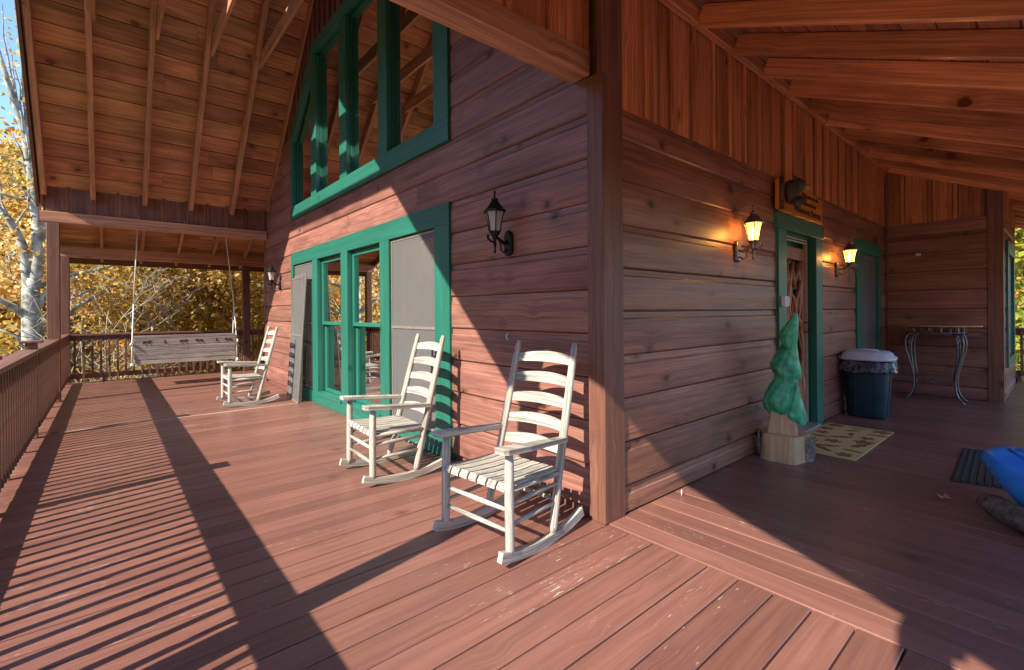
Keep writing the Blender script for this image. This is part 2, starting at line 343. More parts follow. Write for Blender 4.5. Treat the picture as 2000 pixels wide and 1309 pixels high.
# ------------------------------------------------------------------ ground, hills, deck
def terr(x, y):
    d = math.hypot(x-1.5, y-3.0)
    n = math.sin(x*0.13+1.3)*math.cos(y*0.11)+0.5*math.sin(x*0.31+y*0.27)
    base = -3.2 + 0.25*n
    if y < -6 and x > -14: return base*1.0 + max(0, (d-26))*0.02
    hill = max(0.0, d-17)*0.30
    hill = min(hill, 30+2.5*n)
    return base + hill*(1+0.05*n) + min(1.0, d/60)*n*0.8
mb = MB(); NR, NT = 46, 72
ring = [0.0]+[3.5*1.125**i for i in range(NR)]
for i, rr in enumerate(ring):
    for j in range(NT):
        a = 2*math.pi*j/NT; x, y = 1.5+rr*math.cos(a), 3.0+rr*math.sin(a); mb.v.append((x, y, terr(x, y)))
for i in range(len(ring)-1):
    for j in range(NT):
        j2 = (j+1) % NT; mb.face((i*NT+j, (i+1)*NT+j, (i+1)*NT+j2, i*NT+j2), ((0, 0), (1, 0), (1, 1), (0, 1)), 0.5, 0, True)
kind(mb.build('ground', M['hill']), 'structure', 'sloping ground and hillside covered with brown leaf litter')

X0, XE, YF, YB = -2.95, 12.0, -4.6, 10.32
mb = MB(); bw = 0.1535; gap = 0.007
y = YF; k = 0
seam = 5.30
while y < YB:
    y1 = min(y+bw-gap, YB)
    if y < seam < y+bw: y1 = seam-0.012
    xe = 0.03 if y1 < 0.0 else 0.06
    if y > 8.0: xe = 4.0
    cuts = [X0+random.uniform(-.012, .012), xe]
    if xe > 1: cuts.insert(1, random.choice((-0.9, 0.4, 1.1)))
    for a, b in zip(cuts[:-1], cuts[1:]): mb.box(a+0.002, b-0.002, y, y1, -0.032+random.uniform(0, .001), 0.0+random.uniform(-.0015, .0015), 0)
    y += bw
x = 0.036
while x < XE:
    ye = 0.05 if x < 6.9 else -1.24
    for a, b in ((YF, random.uniform(-3.2, -1.9)), (None, ye)):
        if a is None: a = last
        last = b
        mb.box(x, min(x+bw-gap, XE), a+.002, b-.002, -0.032+random.uniform(0, .001), random.uniform(-.0015, .0015), 1)
    x += bw
kind(mb.build('deck', M['deck'], None, 0.0035), 'structure', 'red brown painted porch deck of long boards')
mb = MB(); mb.box(X0+.3, -.02, seam-0.012, seam+0.010, -0.03, .0035, 0); kind(mb.build('deck_seam', M['deckpale']), 'structure', 'pale strip of bare wood in the joint across the deck')
mb = MB()
for yy in [YF+.1+i*0.9 for i in range(17)]: mb.box(X0+.02, 4 if yy > 8 else 0.0, yy, yy+.05, -0.26, -0.034, 0)
for xx in [0.1+i*1.2 for i in range(10)]: mb.box(xx, xx+.05, YF+.05, 0.0, -.26, -.034, 1)
mb.box(X0-.03, X0+.012, YF, YB, -.28, -.036, 1); mb.box(X0, 4, YB-.012, YB+.03, -.28, -.036, 0); mb.box(X0+.05, XE-.05, YF+.05, YB-.05, -.31, -.29, 0)
kind(mb.build('deck_joists', M['trim']), 'structure', 'joists and rim boards under the deck')

# ------------------------------------------------------------------ the cabin
cabin = thing('log_cabin', 'brown timber cabin with green windows, steep gabled porch roof and covered side porch', 'cabin')

def clip_iv(a0, a1, holes):
    iv = [(a0, a1)]
    for h0, h1 in holes:
        nx = []
        for a, b in iv:
            if h1 <= a or h0 >= b: nx.append((a, b)); continue
            if a < h0: nx.append((a, h0))
            if h1 < b: nx.append((h1, b))
        iv = nx
    return [(a, b) for a, b in iv if b-a > 0.02]

def siding(name, org, adir, ndir, a0, a1, zj, holes_fn, mat, seed, amax=None, seg=(1.6, 3.4)):
    """horizontal log siding: org + adir*a, zj = joint heights, holes_fn(z0,z1)-> [(a,b)]"""
    rnd = random.Random(seed); mb = MB(); o = Vector(org); A = Vector(adir); Nn = Vector(ndir)
    for z0, z1 in zip(zj[:-1], zj[1:]):
        c0, c1 = (amax(z0, z1) if amax else (a0, a1))
        for s0, s1 in clip_iv(max(a0, c0), min(a1, c1), holes_fn(z0, z1)):
            cuts = [s0]
            while s1-cuts[-1] > seg[1]:
                cuts.append(cuts[-1]+rnd.uniform(*seg))
                if s1-cuts[-1] < 0.5: cuts.pop(); break
            cuts.append(s1)
            for c, d in zip(cuts[:-1], cuts[1:]):
                t = 0.035+rnd.uniform(-.002, .002); tb = 0.024+rnd.uniform(-.002, .002); bt = 0.052+rnd.uniform(-.006, .006)
                prof = [(0, z0+.0015), (t-.012, z0+.004), (t-.001, z0+.014), (t+.001, (z0+z1)/2), (t-.001, z1-bt), (tb+.003, z1-bt*0.8), (tb, z1-.002), (0, z1-.002)]
                e = 0.0015
                r0 = [o+A*(c+e)+Nn*q+Vector((0, 0, zz)) for q, zz in prof]; r1 = [o+A*(d-e)+Nn*q+Vector((0, 0, zz)) for q, zz in prof]
                mb.prism(r0, r1, d-c, rnd.random())
    return mb.build(name, mat, cabin, 0, True)

zA = [0.05]+[0.32+0.27*i for i in range(15)]
zB = [0.0, 0.17, 0.445, 0.72, 0.99, 1.265, 1.535, 1.81, 2.085, 2.345, 2.535]
def upper_rng(z, grow=0.0):
    if z < 4.1: return (1.65, 6.25)
    t = min(1.0, (z-4.1)/1.0); return (1.65+t*1.08, 6.25-t*1.08)
def holesA(z0, z1):
    h = []; zm = (z0+z1)/2
    if z0 < 2.16: h.append((1.70, 6.22))
    if z1 > 2.80 and z0 < 5.05: a, b = upper_rng(max(z0, 2.8)); h.append((a+.05, b-.05))
    return h
siding('wall', (0.045, 0, 0), (0, 1, 0), (-1, 0, 0), 0.125, 8.0, zA, holesA, M['siding'], 3, amax=lambda z0, z1: (z0-3.1, 11.1-z0))
siding('wall', (0, 0.045, 0), (1, 0, 0), (0, -1, 0), 0.195, 6.87, zB, lambda z0, z1: ([(2.65, 3.80)] if z0 < 2.1 else []) + ([(5.28, 6.38)] if z1 > 0.5 and z0 < 2.1 else []), M['doorsiding'], 5)
siding('wall', (6.895, 0, 0), (0, 1, 0), (-1, 0, 0), -1.09, 0.03, zB, lambda z0, z1: [], M['siding'], 8, seg=(3, 5))
siding('wall', (0, -1.215, 0), (1, 0, 0), (0, -1, 0), 7.02, 8.95, zB, lambda z0, z1: [(7.2, 8.35)] if z1 > .5 and z0 < 2.15 else [], M['siding'], 9, seg=(3, 5))

def board_batten(name, org, adir, ndir, a0, a1, zb, zt, mat, seed, bwid=0.29, boards=True):
    rnd = random.Random(seed); mb = MB(); o = Vector(org); A = Vector(adir); Nn = Vector(ndir); a = a0
    while a < a1-0.02:
        b = min(a+bwid*rnd.uniform(.92, 1.08), a1)
        for (p, q, t, ov) in ((a+.030, b-.033, 0.022, 0.0), (b-.024, b+.021, 0.042, 0.0)):
            q = min(q, a1); p = max(p, a0)
            if q-p < .015: continue
            zs0 = zb(p); zs1 = zb(q); zt0 = zt(p); zt1 = zt(q)
            if zt0 <= zs0 and zt1 <= zs1: continue
            pts0 = [(p, zs0), (q, zs1)]; pts1 = [(p, max(zt0, zs0+.01)), (q, max(zt1, zs1+.01))]
            r0 = [o+A*pp+Vector((0, 0, zz))+Nn*n_ for pp, zz, n_ in ((p, zs0, t), (p, zs0, 0), (q, zs1, 0), (q, zs1, t))]
            r1 = [o+A*pp+Vector((0, 0, zz))+Nn*n_ for pp, zz, n_ in ((p, pts1[0][1], t), (p, pts1[0][1], 0), (q, pts1[1][1], 0), (q, pts1[1][1], t))]
            mb.prism(r0, r1, None, rnd.random())
        a = b
    return mb.build(name, mat, cabin, 0, True)
def zb_gable(a):
    if a < 1.65 or a > 6.25: return 4.11
    if a < 2.73: return 4.11+(a-1.65)/1.08
    if a > 5.17: return 4.11+(6.25-a)/1.08
    return 5.1
board_batten('board_and_batten', (0.045, 0, 0), (0, 1, 0), (-1, 0, 0), 1.1, 6.9, zb_gable, lambda a: min(11.0-a, 3.0+a), M['knee'], 4, 0.2)
board_batten('board_and_batten', (0, 0.045, 0), (1, 0, 0), (0, -1, 0), 0.195, 6.87, lambda a: 2.536, lambda a: 3.40, M['porchknee'], 14, 0.292)
board_batten('board_and_batten', (6.895, 0, 0), (0, 1, 0), (-1, 0, 0), -1.09, 0.03, lambda a: 2.536, lambda a: 3.45+.435*a, M['porchknee'], 15, 0.292)
board_batten('board_and_batten', (0, -1.215, 0), (1, 0, 0), (0, -1, 0), 7.02, 8.95, lambda a: 2.536, lambda a: 2.93, M['porchknee'], 16, 0.29)
# knee walls over the two header beams
board_batten('board_and_batten', (0, 0.14, 0), (1, 0, 0), (0, -1, 0), -2.93, -0.0, lambda a: 2.84, lambda a: 3.50, M['porchknee'], 17, 0.29)
board_batten('board_and_batten', (0, 7.87, 0), (1, 0, 0), (0, -1, 0), -2.95, 0.0, lambda a: 2.785, lambda a: 3.2, M['knee'], 18, 0.29)

# solid walls behind the siding (openings left for the windows and the door)
def solid(rects, fn):
    mb = MB()
    for r_ in rects: mb.box(*fn(*r_))
    return mb
fA = lambda a0, a1, z0, z1: (0.047, 0.16, a0, a1, z0, z1)
mb = solid([(0.16, 1.80, -.2, 4.6), (6.15, 8.0, -.2, 4.6), (1.80, 6.15, 2.12, 2.85), (1.80, 6.15, -.2, 0.1)], fA)
for a, b, z0 in ((1.8, 2.73, 4.1), (5.17, 6.15, 4.1)):
    lo, hi = (z0, 5.05) if a < 3 else (5.05, z0)
    mb.prism([(0.047, a, lo), (0.16, a, lo), (0.16, b, hi), (0.047, b, hi)], [(0.047, a, 5.6), (0.16, a, 5.6), (0.16, b, 5.6), (0.047, b, 5.6)])
mb.prism([(0.047, 2.4, 5.05), (0.16, 2.4, 5.05), (0.16, 5.6, 5.05), (0.047, 5.6, 5.05)], [(0.047, 3.9, 6.9), (0.16, 3.9, 6.9), (0.16, 4.1, 6.9), (0.047, 4.1, 6.9)])
for x0_, x1_, z0, z1 in ((0.047, 2.72, -.2, 3.5), (3.72, 5.35, -.2, 3.5), (6.32, 7.0, -.2, 3.5), (2.72, 3.72, 2.08, 3.5), (5.35, 6.32, 2.1, 3.5), (5.35, 6.32, -.2, 0.55)): mb.box(x0_, x1_, 0.047, 0.16, z0, z1)
mb.box(6.897, 7.0, -1.2, 0.16, -.2, 2.9); mb.prism([(6.898, -1.2, 2.9), (6.99, -1.2, 2.9), (6.99, .16, 2.9), (6.898, .16, 2.9)], [(6.898, -1.2, 2.95), (6.99, -1.2, 2.95), (6.99, .16, 3.53), (6.898, .16, 3.53)]); mb.box(7.0, 7.25, -1.213, -1.1, -.2, 2.95); mb.box(8.3, 8.95, -1.213, -1.1, -.2, 2.95); mb.box(7.25, 8.3, -1.213, -1.1, -.2, .5); mb.box(7.25, 8.3, -1.213, -1.1, 2.12, 2.95)
mb.box(8.85, 8.95, -1.1, 8.0, -.2, 3.2); mb.box(.16, 8.95, 7.9, 8.0, -.2, 3.2)
mb.build('wall_core', M['trim'], cabin, 0, True)

# corner boards and posts
mb = MB(); mb.box(0.0, 0.195, 0.0, 0.125, 0.0, 2.70, 2); mb.box(0.001, 0.10, 0.001, 0.044, 2.70, 3.37, 2); mb.box(0.101, 0.195, 0.001, 0.044, 2.70, 3.37, 2); mb.build('corner_post', M['trim'], cabin, 0.004)
mb = MB(); mb.box(0.0, 0.08, 7.93, 8.02, 0.0, 3.1, 2); mb.build('corner_post', M['trim'], cabin, 0.004)
mb = MB(); mb.box(6.85, 7.01, -1.245, -1.09, 0.0, 2.9, 2); mb.build('corner_post', M['trim'], cabin, 0.004)
mb = MB(); mb.box(8.88, 8.98, -1.25, -1.15, 0.0, 2.9, 2); mb.build('corner_post', M['trim'], cabin, 0.004)
mb = MB(); mb.box(6.83, 6.86, -0.02, 0.01, 0.0, 3.3, 2); mb.build('corner_trim', M['trim'], cabin, 0.003)
for px, py, zt in ((-2.84, 0.165, 2.70), (-2.84, 7.83, 2.62), (-2.84, 10.11, 2.33), (0.105, 10.11, 2.33), (-2.84, -1.98, 2.37), (3.4, 10.11, 2.33)):
    mb = MB(); mb.box(px-.07, px+.07, py-.07, py+.07, 0.001, zt, 2); mb.build('porch_post', M['trim'], cabin, 0.006)
for (x0_, x1_, y0_, y1_, z0, z1) in ((-2.98, -0.002, 0.09, 0.235, 2.70, 2.845), (-2.98, -0.002, 7.76, 7.90, 2.625, 2.78), (-2.98, 4.0, 10.04, 10.18, 2.335, 2.53), (-2.98, 12.0, -2.12, -1.98, 2.37, 2.51)):
    mb = MB(); mb.box(x0_, x1_, y0_, y1_, z0, z1, 0); mb.build('header_beam', M['rafter'], cabin, 0.006)
mb = MB(); mb.bar((-2.985, 7.76, 2.70), (-2.985, 7.92, 2.70), .01, .15); mb.build('beam_end', M['trim'], cabin)
mb = MB(); mb.box(0.2, 12.0, -0.045, 0.008, 3.372, 3.50, 0); mb.build('ledger_board', M['porchrafter'], cabin, 0.003)
# ledger wraps the back wall too

# ---- roofs
RX0 = -2.98
def plank_roof(name, x0, x1, p0, p1, wdt, mat, parent, thick=0.018, seed=1, seg=3.0):
    """boards running along x, laid from p0=(y,z) to p1=(y,z); undersides on that line"""
    rnd = random.Random(seed); mb = MB(); v0 = Vector((0, *p0)); v1 = Vector((0, *p1)); L = (v1-v0).length; d = (v1-v0)/L
    nrm = Vector((1, 0, 0)).cross(d)
    if nrm.z < 0: nrm = -nrm
    t = 0.0
    while t < L-0.01:
        t1 = min(t+wdt, L); c = v0+d*((t+t1)/2)+nrm*thick/2; xs = [x0]
        while x1-xs[-1] > seg*1.3: xs.append(xs[-1]+rnd.uniform(.6, 1.1)*seg)
        xs.append(x1)
        for a, b in zip(xs[:-1], xs[1:]):
            mb.bar((a, c.y, c.z), (b-.002, c.y, c.z), (t1-t)-.011, thick, nrm, rnd.random())
        t = t1
    return mb.build(name, mat, parent, 0.002)
# main gable porch roof
mb = MB(); th = .05
mb.prism([(RX0, 7.87, 3.155), (RX0, 4.0, 7.025), (RX0, 4.0, 7.11), (RX0, 7.87, 3.24)], [(9.3, 7.87, 3.155), (9.3, 4.0, 7.025), (9.3, 4.0, 7.11), (9.3, 7.87, 3.24)])
mb.prism([(RX0, 0.17, 3.195), (RX0, 4.0, 7.025), (RX0, 4.0, 7.11), (RX0, 0.17, 3.28)], [(9.3, 0.17, 3.195), (9.3, 4.0, 7.025), (9.3, 4.0, 7.11), (9.3, 0.17, 3.28)])
roof = mb.build('roof', M['shingle'], cabin, 0, True)
plank_roof('ceiling_planks', RX0+.01, 0.10, (7.86, 3.14), (4.01, 6.99), 0.262, M['plank'], roof, seed=2, seg=2.2)
plank_roof('ceiling_planks', RX0+.01, 0.10, (0.15, 3.15), (3.99, 6.99), 0.262, M['plank'], roof, seed=3, seg=2.2)
rx = [-0.57, -1.17, -1.78, -2.40, -2.93]
cr_ = math.sqrt(0.5)
for i, x_ in enumerate(rx):
    for sgn in (1, -1):
        ya, yb = (7.80, 4.02) if sgn > 0 else (0.2, 3.98)
        off = 0.095
        za = (11.0-ya if sgn > 0 else 3.0+ya)-off*1.414; zb_ = (11.0-yb if sgn > 0 else 3.0+yb)-off*1.414
        mb = MB(); mb.bar((x_, ya, za), (x_, yb, zb_), 0.062, 0.18, (0, sgn, 1)); mb.build('rafter', M['rafter'], roof, 0.003)
    if i < 5:
        mb = MB(); xt = x_+0.054 if i < 4 else x_; mb.box(xt-.02, xt+.02, 2.05, 5.95, 4.87, 5.05, 1); mb.build('collar_tie', M['rafter'], roof, 0.003)
        # small stub packing under the tie on one rafter
for sgn in (1, -1):        # barge boards: outer and inner face of the rake
    ya, yb = (7.98, 4.0) if sgn > 0 else (0.02, 4.0)
    za, zb_ = 2.87+.03, 6.85
    mb = MB(); mb.bar((RX0-.022, ya, za+.03), (RX0-.022, yb, zb_+.03), 0.035, 0.24, (0, sgn, 1)); mb.bar((RX0+.018, ya, za+.02), (RX0+.018, yb, zb_+.02), 0.03, 0.16, (0, sgn, 1)); mb.build('barge_board', M['trim'], roof, 0.003)
# gable truss braces behind the rake (their shadows cross the upper window)
for dy, sgn in ((0, 1),):
    mb = MB()
    for zc in (5.36, 5.74):
        hw = 7.0-zc-0.2; mb.box(-2.95, -2.91, 4-hw, 4+hw, zc-.09, zc+.09, 1)
    mb.build('gable_tie', M['rafter'], roof, 0.003)
for sgn in (1, -1):        # frieze boards where the roof meets the wall
    ya, yb = (7.72, 4.0) if sgn > 0 else (0.28, 4.0)
    z_ = lambda yy: (11.0-yy if sgn > 0 else 3.0+yy)-.10
    mb = MB(); mb.bar((-0.005, ya, z_(ya)), (-0.005, yb, z_(yb)), 0.03, 0.14, (0, sgn, 1)); mb.build('frieze_board', M['rafter'], roof, 0.003)
# side porch roofs (front and back), low pitched
def porch(sgn, y_in, y_out, x0, x1, seed):
    zf = (lambda yy: 3.54+0.435*yy) if sgn < 0 else (lambda yy: 3.52-0.42*abs(yy-8.0))
    yi2 = y_in
    mb = MB(); mb.prism([(x0, yi2, zf(yi2)+.022), (x0, y_out, zf(y_out)+.022), (x0, y_out, zf(y_out)+.07), (x0, yi2, zf(yi2)+.09)], [(x1, yi2, zf(yi2)+.022), (x1, y_out, zf(y_out)+.022), (x1, y_out, zf(y_out)+.07), (x1, yi2, zf(yi2)+.09)])
    rf = mb.build('roof', M['shingle'], cabin, 0, True)
    plank_roof('ceiling_planks', x0+.01, x1-.01, (y_in, zf(y_in)), (y_out, zf(y_out)), 0.19, M['porchplank'] if sgn < 0 else M['plank'], rf, seed=seed, seg=2.4)
    nn = Vector((0, -sgn*0.42, -1)).normalized()
    xs = [1.09+.575*i for i in range(-6, 19) if x0+.1 < 1.09+.575*i < x1] if sgn < 0 else [-2.32, -1.72, -1.13, -0.53, 0.07, 0.67, 1.3, 1.9, 2.5, 3.1, 3.7]
    for x_ in xs:
        ya = (-0.047 if x_ > 0.1 else 0.09) if sgn < 0 else 7.93
        yb = y_out-sgn*0.05
        mb = MB(); h = 0.155 if sgn < 0 else 0.135
        mb.bar((x_, ya, zf(ya)-h/2/.917-.004), (x_, yb, zf(yb)-h/2/.917-.004), 0.048, h, (0, 0, 1), (x_*8.031) % 1.0); mb.build('rafter', M['porchrafter'] if sgn < 0 else M['rafter'], rf, 0.007)
    for xe in (x0-.0,):
        mb = MB(); mb.bar((xe-.018, y_in, zf(y_in)-.05), (xe-.018, y_out, zf(y_out)-.05), 0.035, 0.19, (0, 0, 1)); mb.build('barge_board', M['trim'], rf, 0.003)
    mb = MB(); mb.box(x0, x1, y_out-.015, y_out+.015, zf(y_out)-.16, zf(y_out)+.03, 0); mb.build('fascia', M['trim'], rf, 0.003)
    return rf
porch(-1, 0.12, -2.55, RX0, 12.1, 21)
porch(1, 7.90, 10.62, RX0, 4.2, 22)

# ---- windows
def pane_poly(pts, parent, name='pane', mat=None, thick=0.004):
    mb = MB(); mb.poly([(x, y, z) for x, y, z in pts], (thick, 0, 0)); return mb.build(name, mat or M['pane'], parent)
T0, T1 = -0.015, 0.05          # trim front / back in x
# lower window group on the gable wall
mb = MB()
mb.box(T0, T1, 1.65, 6.25, 2.03, 2.22, 1); mb.box(T0, T1, 1.65, 6.25, 0.002, 0.16, 1)
for a, b in ((1.65, 1.89), (2.80, 3.01), (3.92, 4.13), (5.01, 5.22), (6.14, 6.25)): mb.box(T0-.0, T1, a, b, 0.16, 2.03, 2)
lw = mb.build('window', M['green'], cabin, 0.003)
for (a, b, k) in ((5.22, 6.14, 's'), (4.13, 5.01, 'd'), (3.01, 3.92, 'd'), (1.89, 2.80, 's')):
    mb = MB()                                   # jamb lining
    mb.box(T1, 0.17, a-.03, a+.012, 0.13, 2.06, 2); mb.box(T1, 0.17, b-.012, b+.03, .13, 2.06, 2); mb.box(T1, .17, a, b, 2.02, 2.06, 1)
    mb.build('jamb', M['darkgreen'], lw)
    mb = MB(); mb.box(-0.03 if k == 'd' else 0.0, .14, a+.0, b-.0, 0.13, 0.175, 1); mb.build('sill', M['green'] if k == 'd' else M['darkgreen'], lw, 0.002)
    fr = 0.055
    for (z0, z1, xx) in ((1.11, 2.02, 0.045), (0.18, 1.15, 0.085)):
        mb = MB()
        for q in ((a+.012, a+.012+fr, z0, z1), (b-.012-fr, b-.012, z0, z1)): mb.box(xx, xx+.035, q[0], q[1], q[2], q[3], 2)
        mb.box(xx+.001, xx+.034, a+.013, b-.013, z0, z0+.045, 1); mb.box(xx+.001, xx+.034, a+.013, b-.013, z1-fr, z1, 1)
        s_ = mb.build('sash', M['darkgreen'] if k == 's' else M['green'], lw, 0.002)
        pane_poly([(xx+.015, a+.03, z0+.02), (xx+.015, b-.03, z0+.02), (xx+.015, b-.03, z1-.02), (xx+.015, a+.03, z1-.02)], lw)
    if k == 's':
        mb = MB(); e = .018
        mb.box(0.012, .026, a+.01, a+.01+e, .18, 2.02, 2); mb.box(.012, .026, b-.01-e, b-.01, .18, 2.02, 2); mb.box(.013, .025, a+.01, b-.01, .18, .2, 1); mb.box(.013, .025, a+.01, b-.01, 2.0, 2.02, 1); mb.box(.010, .027, a+.01, b-.01, 1.11, 1.135, 1)
        mb.build('screen_frame', M['screenframe'], lw)
        pane_poly([(.018, a+.02, .19), (.018, b-.02, .19), (.018, b-.02, 2.01), (.018, a+.02, 2.01)], lw, 'screen', M['screen'], .001)
# upper window group
mb = MB(); mb.box(T0, T1, 1.65, 6.25, 2.75, 2.95, 1)
for a, b, zt in ((1.65, 1.89, 4.12), (6.14, 6.25, 4.12)): mb.box(T0, T1, a, b, 2.95, zt, 2)
for a, b in ((2.82, 3.03), (3.93, 4.15), (5.04, 5.25)): mb.box(T0+.001, T1, a, b, 2.95, 4.93 if a < 5 and a > 2.9 else 4.9, 2)
mb.box(T0, T1, 2.73, 5.17, 4.94, 5.11, 1)
mb.bar((0.0175, 6.22, 4.02), (0.0175, 5.10, 5.05), .066, .17, (0, 1, 1)); mb.bar((0.0175, 1.68, 4.02), (0.0175, 2.80, 5.05), .066, .17, (0, -1, 1))
uw = mb.build('window', M['green'], cabin, 0.003)
for x0_, x1_, mm, nm in ((T1, .085, M['darkgreen'], 'jamb'), (.088, .17, M['reveal'], 'inner_lining')):
    mb = MB()
    for a, b in ((1.86, 1.895), (2.80, 2.835), (3.015, 3.05), (3.91, 3.945), (4.135, 4.17), (5.02, 5.055), (5.235, 5.27), (6.10, 6.15)): mb.box(x0_, x1_, a, b, 2.9, 4.95 if 2.7 < a < 5.2 else 4.2, 2)
    mb.box(x0_, x1_, 2.75, 5.15, 4.90, 4.95, 1); mb.box(x0_, x1_, 1.8, 6.2, 2.88, 2.94, 1)
    xm = (x0_+x1_)/2; mb.bar((xm, 6.18, 4.02), (xm, 5.12, 4.99), x1_-x0_, .04, (0, 1, 1)); mb.bar((xm, 1.72, 4.02), (xm, 2.78, 4.99), x1_-x0_, .04, (0, -1, 1))
    mb.build(nm, mm, uw)
for pts in ([(1.87, 2.9), (2.83, 2.9), (2.83, 4.9), (2.75, 4.95), (1.87, 4.1)], [(3.02, 2.9), (3.94, 2.9), (3.94, 4.94), (3.02, 4.94)], [(4.14, 2.9), (5.05, 2.9), (5.05, 4.94), (4.14, 4.94)], [(5.24, 2.9), (6.15, 2.9), (6.15, 4.05), (5.24, 4.9)]):
    pane_poly([(.070, a, z) for a, z in pts], uw)
# window on the door wall
def wall_window_B(x0, x1, z0, z1, y, jw):
    mb = MB(); f = y-.014; bk = y+.05
    mb.box(x0, x0+jw, f, bk, z0, z1-.17, 2); mb.box(x1-jw, x1, f, bk, z0, z1-.17, 2); mb.box(x0-.02, x1+.02, f-.004, bk, z1-.17, z1, 0); mb.box(x0+jw, x1-jw, f, bk, z0, z0+.12, 0)
    wn = mb.build('window', M['green'], cabin, .003)
    mb = MB(); a, b = x0+jw+.002, x1-jw-.002
    for zz0, zz1, yy in ((z0+.12+(z1-z0)*.42, z1-.17, y+.05), (z0+.12, z0+.16+(z1-z0)*.42, y+.08)):
        mb.box(a, a+.05, yy, yy+.03, zz0, zz1, 2); mb.box(b-.05, b, yy, yy+.03, zz0, zz1, 2); mb.box(a+.05, b-.05, yy+.001, yy+.029, zz0, zz0+.045, 0); mb.box(a+.05, b-.05, yy+.001, yy+.029, zz1-.045, zz1, 0)
    mb.build('sash', M['darkgreen'], wn)
    mb = MB(); mb.poly([(a, y+.07, z0+.12), (b, y+.07, z0+.12), (b, y+.07, z1-.17), (a, y+.07, z1-.17)], (0, .004, 0)); mb.build('pane', M['pane'], wn)
    mb = MB(); mb.poly([(a, y+.02, z0+.12), (b, y+.02, z0+.12), (b, y+.02, z1-.17), (a, y+.02, z1-.17)], (0, .001, 0)); mb.build('screen', M['screen'], wn)
    return wn
wall_window_B(5.22, 6.44, 0.45, 2.2, 0.0, 0.15)
wall_window_B(7.12, 8.42, 0.45, 2.2, -1.26, 0.14)

# ---- door
mb = MB()
mb.box(2.60, 2.80, -.016, .05, 0.0, 2.05, 2); mb.box(3.64, 3.84, -.016, .05, 0.0, 2.05, 2)
mb.prism([(2.57, -.022, 2.05), (2.57, .05, 2.05), (3.87, .05, 2.05), (3.87, -.022, 2.05)], [(2.55, -.022, 2.20), (2.55, .05, 2.20), (3.89, .05, 2.20), (3.89, -.022, 2.20)])
df = mb.build('door_frame', M['green'], cabin, .003)
mb = MB(); mb.box(2.78, 2.80, .05, .2, .02, 2.05, 2); mb.box(3.64, 3.665, .05, .2, .02, 2.05, 2); mb.box(2.8, 3.64, .05, .2, 2.03, 2.05, 0); mb.build('jamb', M['darkgreen'], df)
mb = MB(); mb.box(2.80, 3.64, -.05, .17, .001, .03, 0); mb.build('threshold', M['stone'], df)
mb = MB(); mb.box(2.80, 3.64, .15, .19, .03, 2.03, 2); dr = mb.build('door', M['darkgreen'], cabin, .003)
# rustic screen door of twisting laurel branches
mb = MB(); y_ = .09
mb.box(2.81, 2.90, y_, y_+.03, .03, 1.93, 2); mb.box(3.53, 3.62, y_, y_+.03, .03, 1.93, 2); mb.box(2.90, 3.53, y_, y_+.03, .03, .16, 0)
mb.prism([(2.81, y_-.002, 1.80), (2.81, y_+.03, 1.80), (3.62, y_+.03, 1.80), (3.62, y_-.002, 1.80)], [(2.81, y_-.002, 1.93), (2.81, y_+.03, 1.93), (3.62, y_+.03, 1.93), (3.62, y_-.002, 1.93)])
sdr = mb.build('screen_door', M['twig'], cabin, .003)
rnd = random.Random(11); mb = MB()
for k in range(40):
    x_ = rnd.uniform(2.92, 3.5); z_ = rnd.choice((.16, rnd.uniform(.2, 1.6), rnd.uniform(.2, 1.6))); pts = []; rad = []; n = rnd.randint(7, 12); r0_ = rnd.uniform(.016, .032); dx = rnd.uniform(-.05, .05)
    for i in range(n):
        pts.append((min(3.54, max(2.89, x_)), y_+.015+rnd.uniform(-.012, .012), min(z_, 1.84))); rad.append(r0_*(1-.5*i/n)*rnd.uniform(.8, 1.2))
        dx = max(-.12, min(.12, dx+rnd.uniform(-.07, .07))); x_ += dx*.8; z_ += rnd.uniform(.06, .16)
        if z_ > 1.82: break
    if len(pts) > 2: mb.tube(pts, rad[:len(pts)], 8)
mb.build('branch_panel', M['twig'], sdr)
mb = MB()
mb.box(3.63, 3.638, y_-.02, y_+.02, .03, 2.03, 2); mb.box(2.81, 3.63, y_-.02, y_+.0, 1.985, 2.0, 0); mb.box(2.81, 3.63, y_-.02, y_+.0, 2.015, 2.028, 0)
mb.build('weather_strip', plain('strip_beige', (0.55, 0.48, 0.36), .5), sdr)
mb = MB(); mb.tube([(3.58, .09, 1.02), (3.58, .04, 1.03), (3.58, .035, 1.12), (3.58, .09, 1.13)], .008, 8); mb.build('handle', M['black'], sdr)
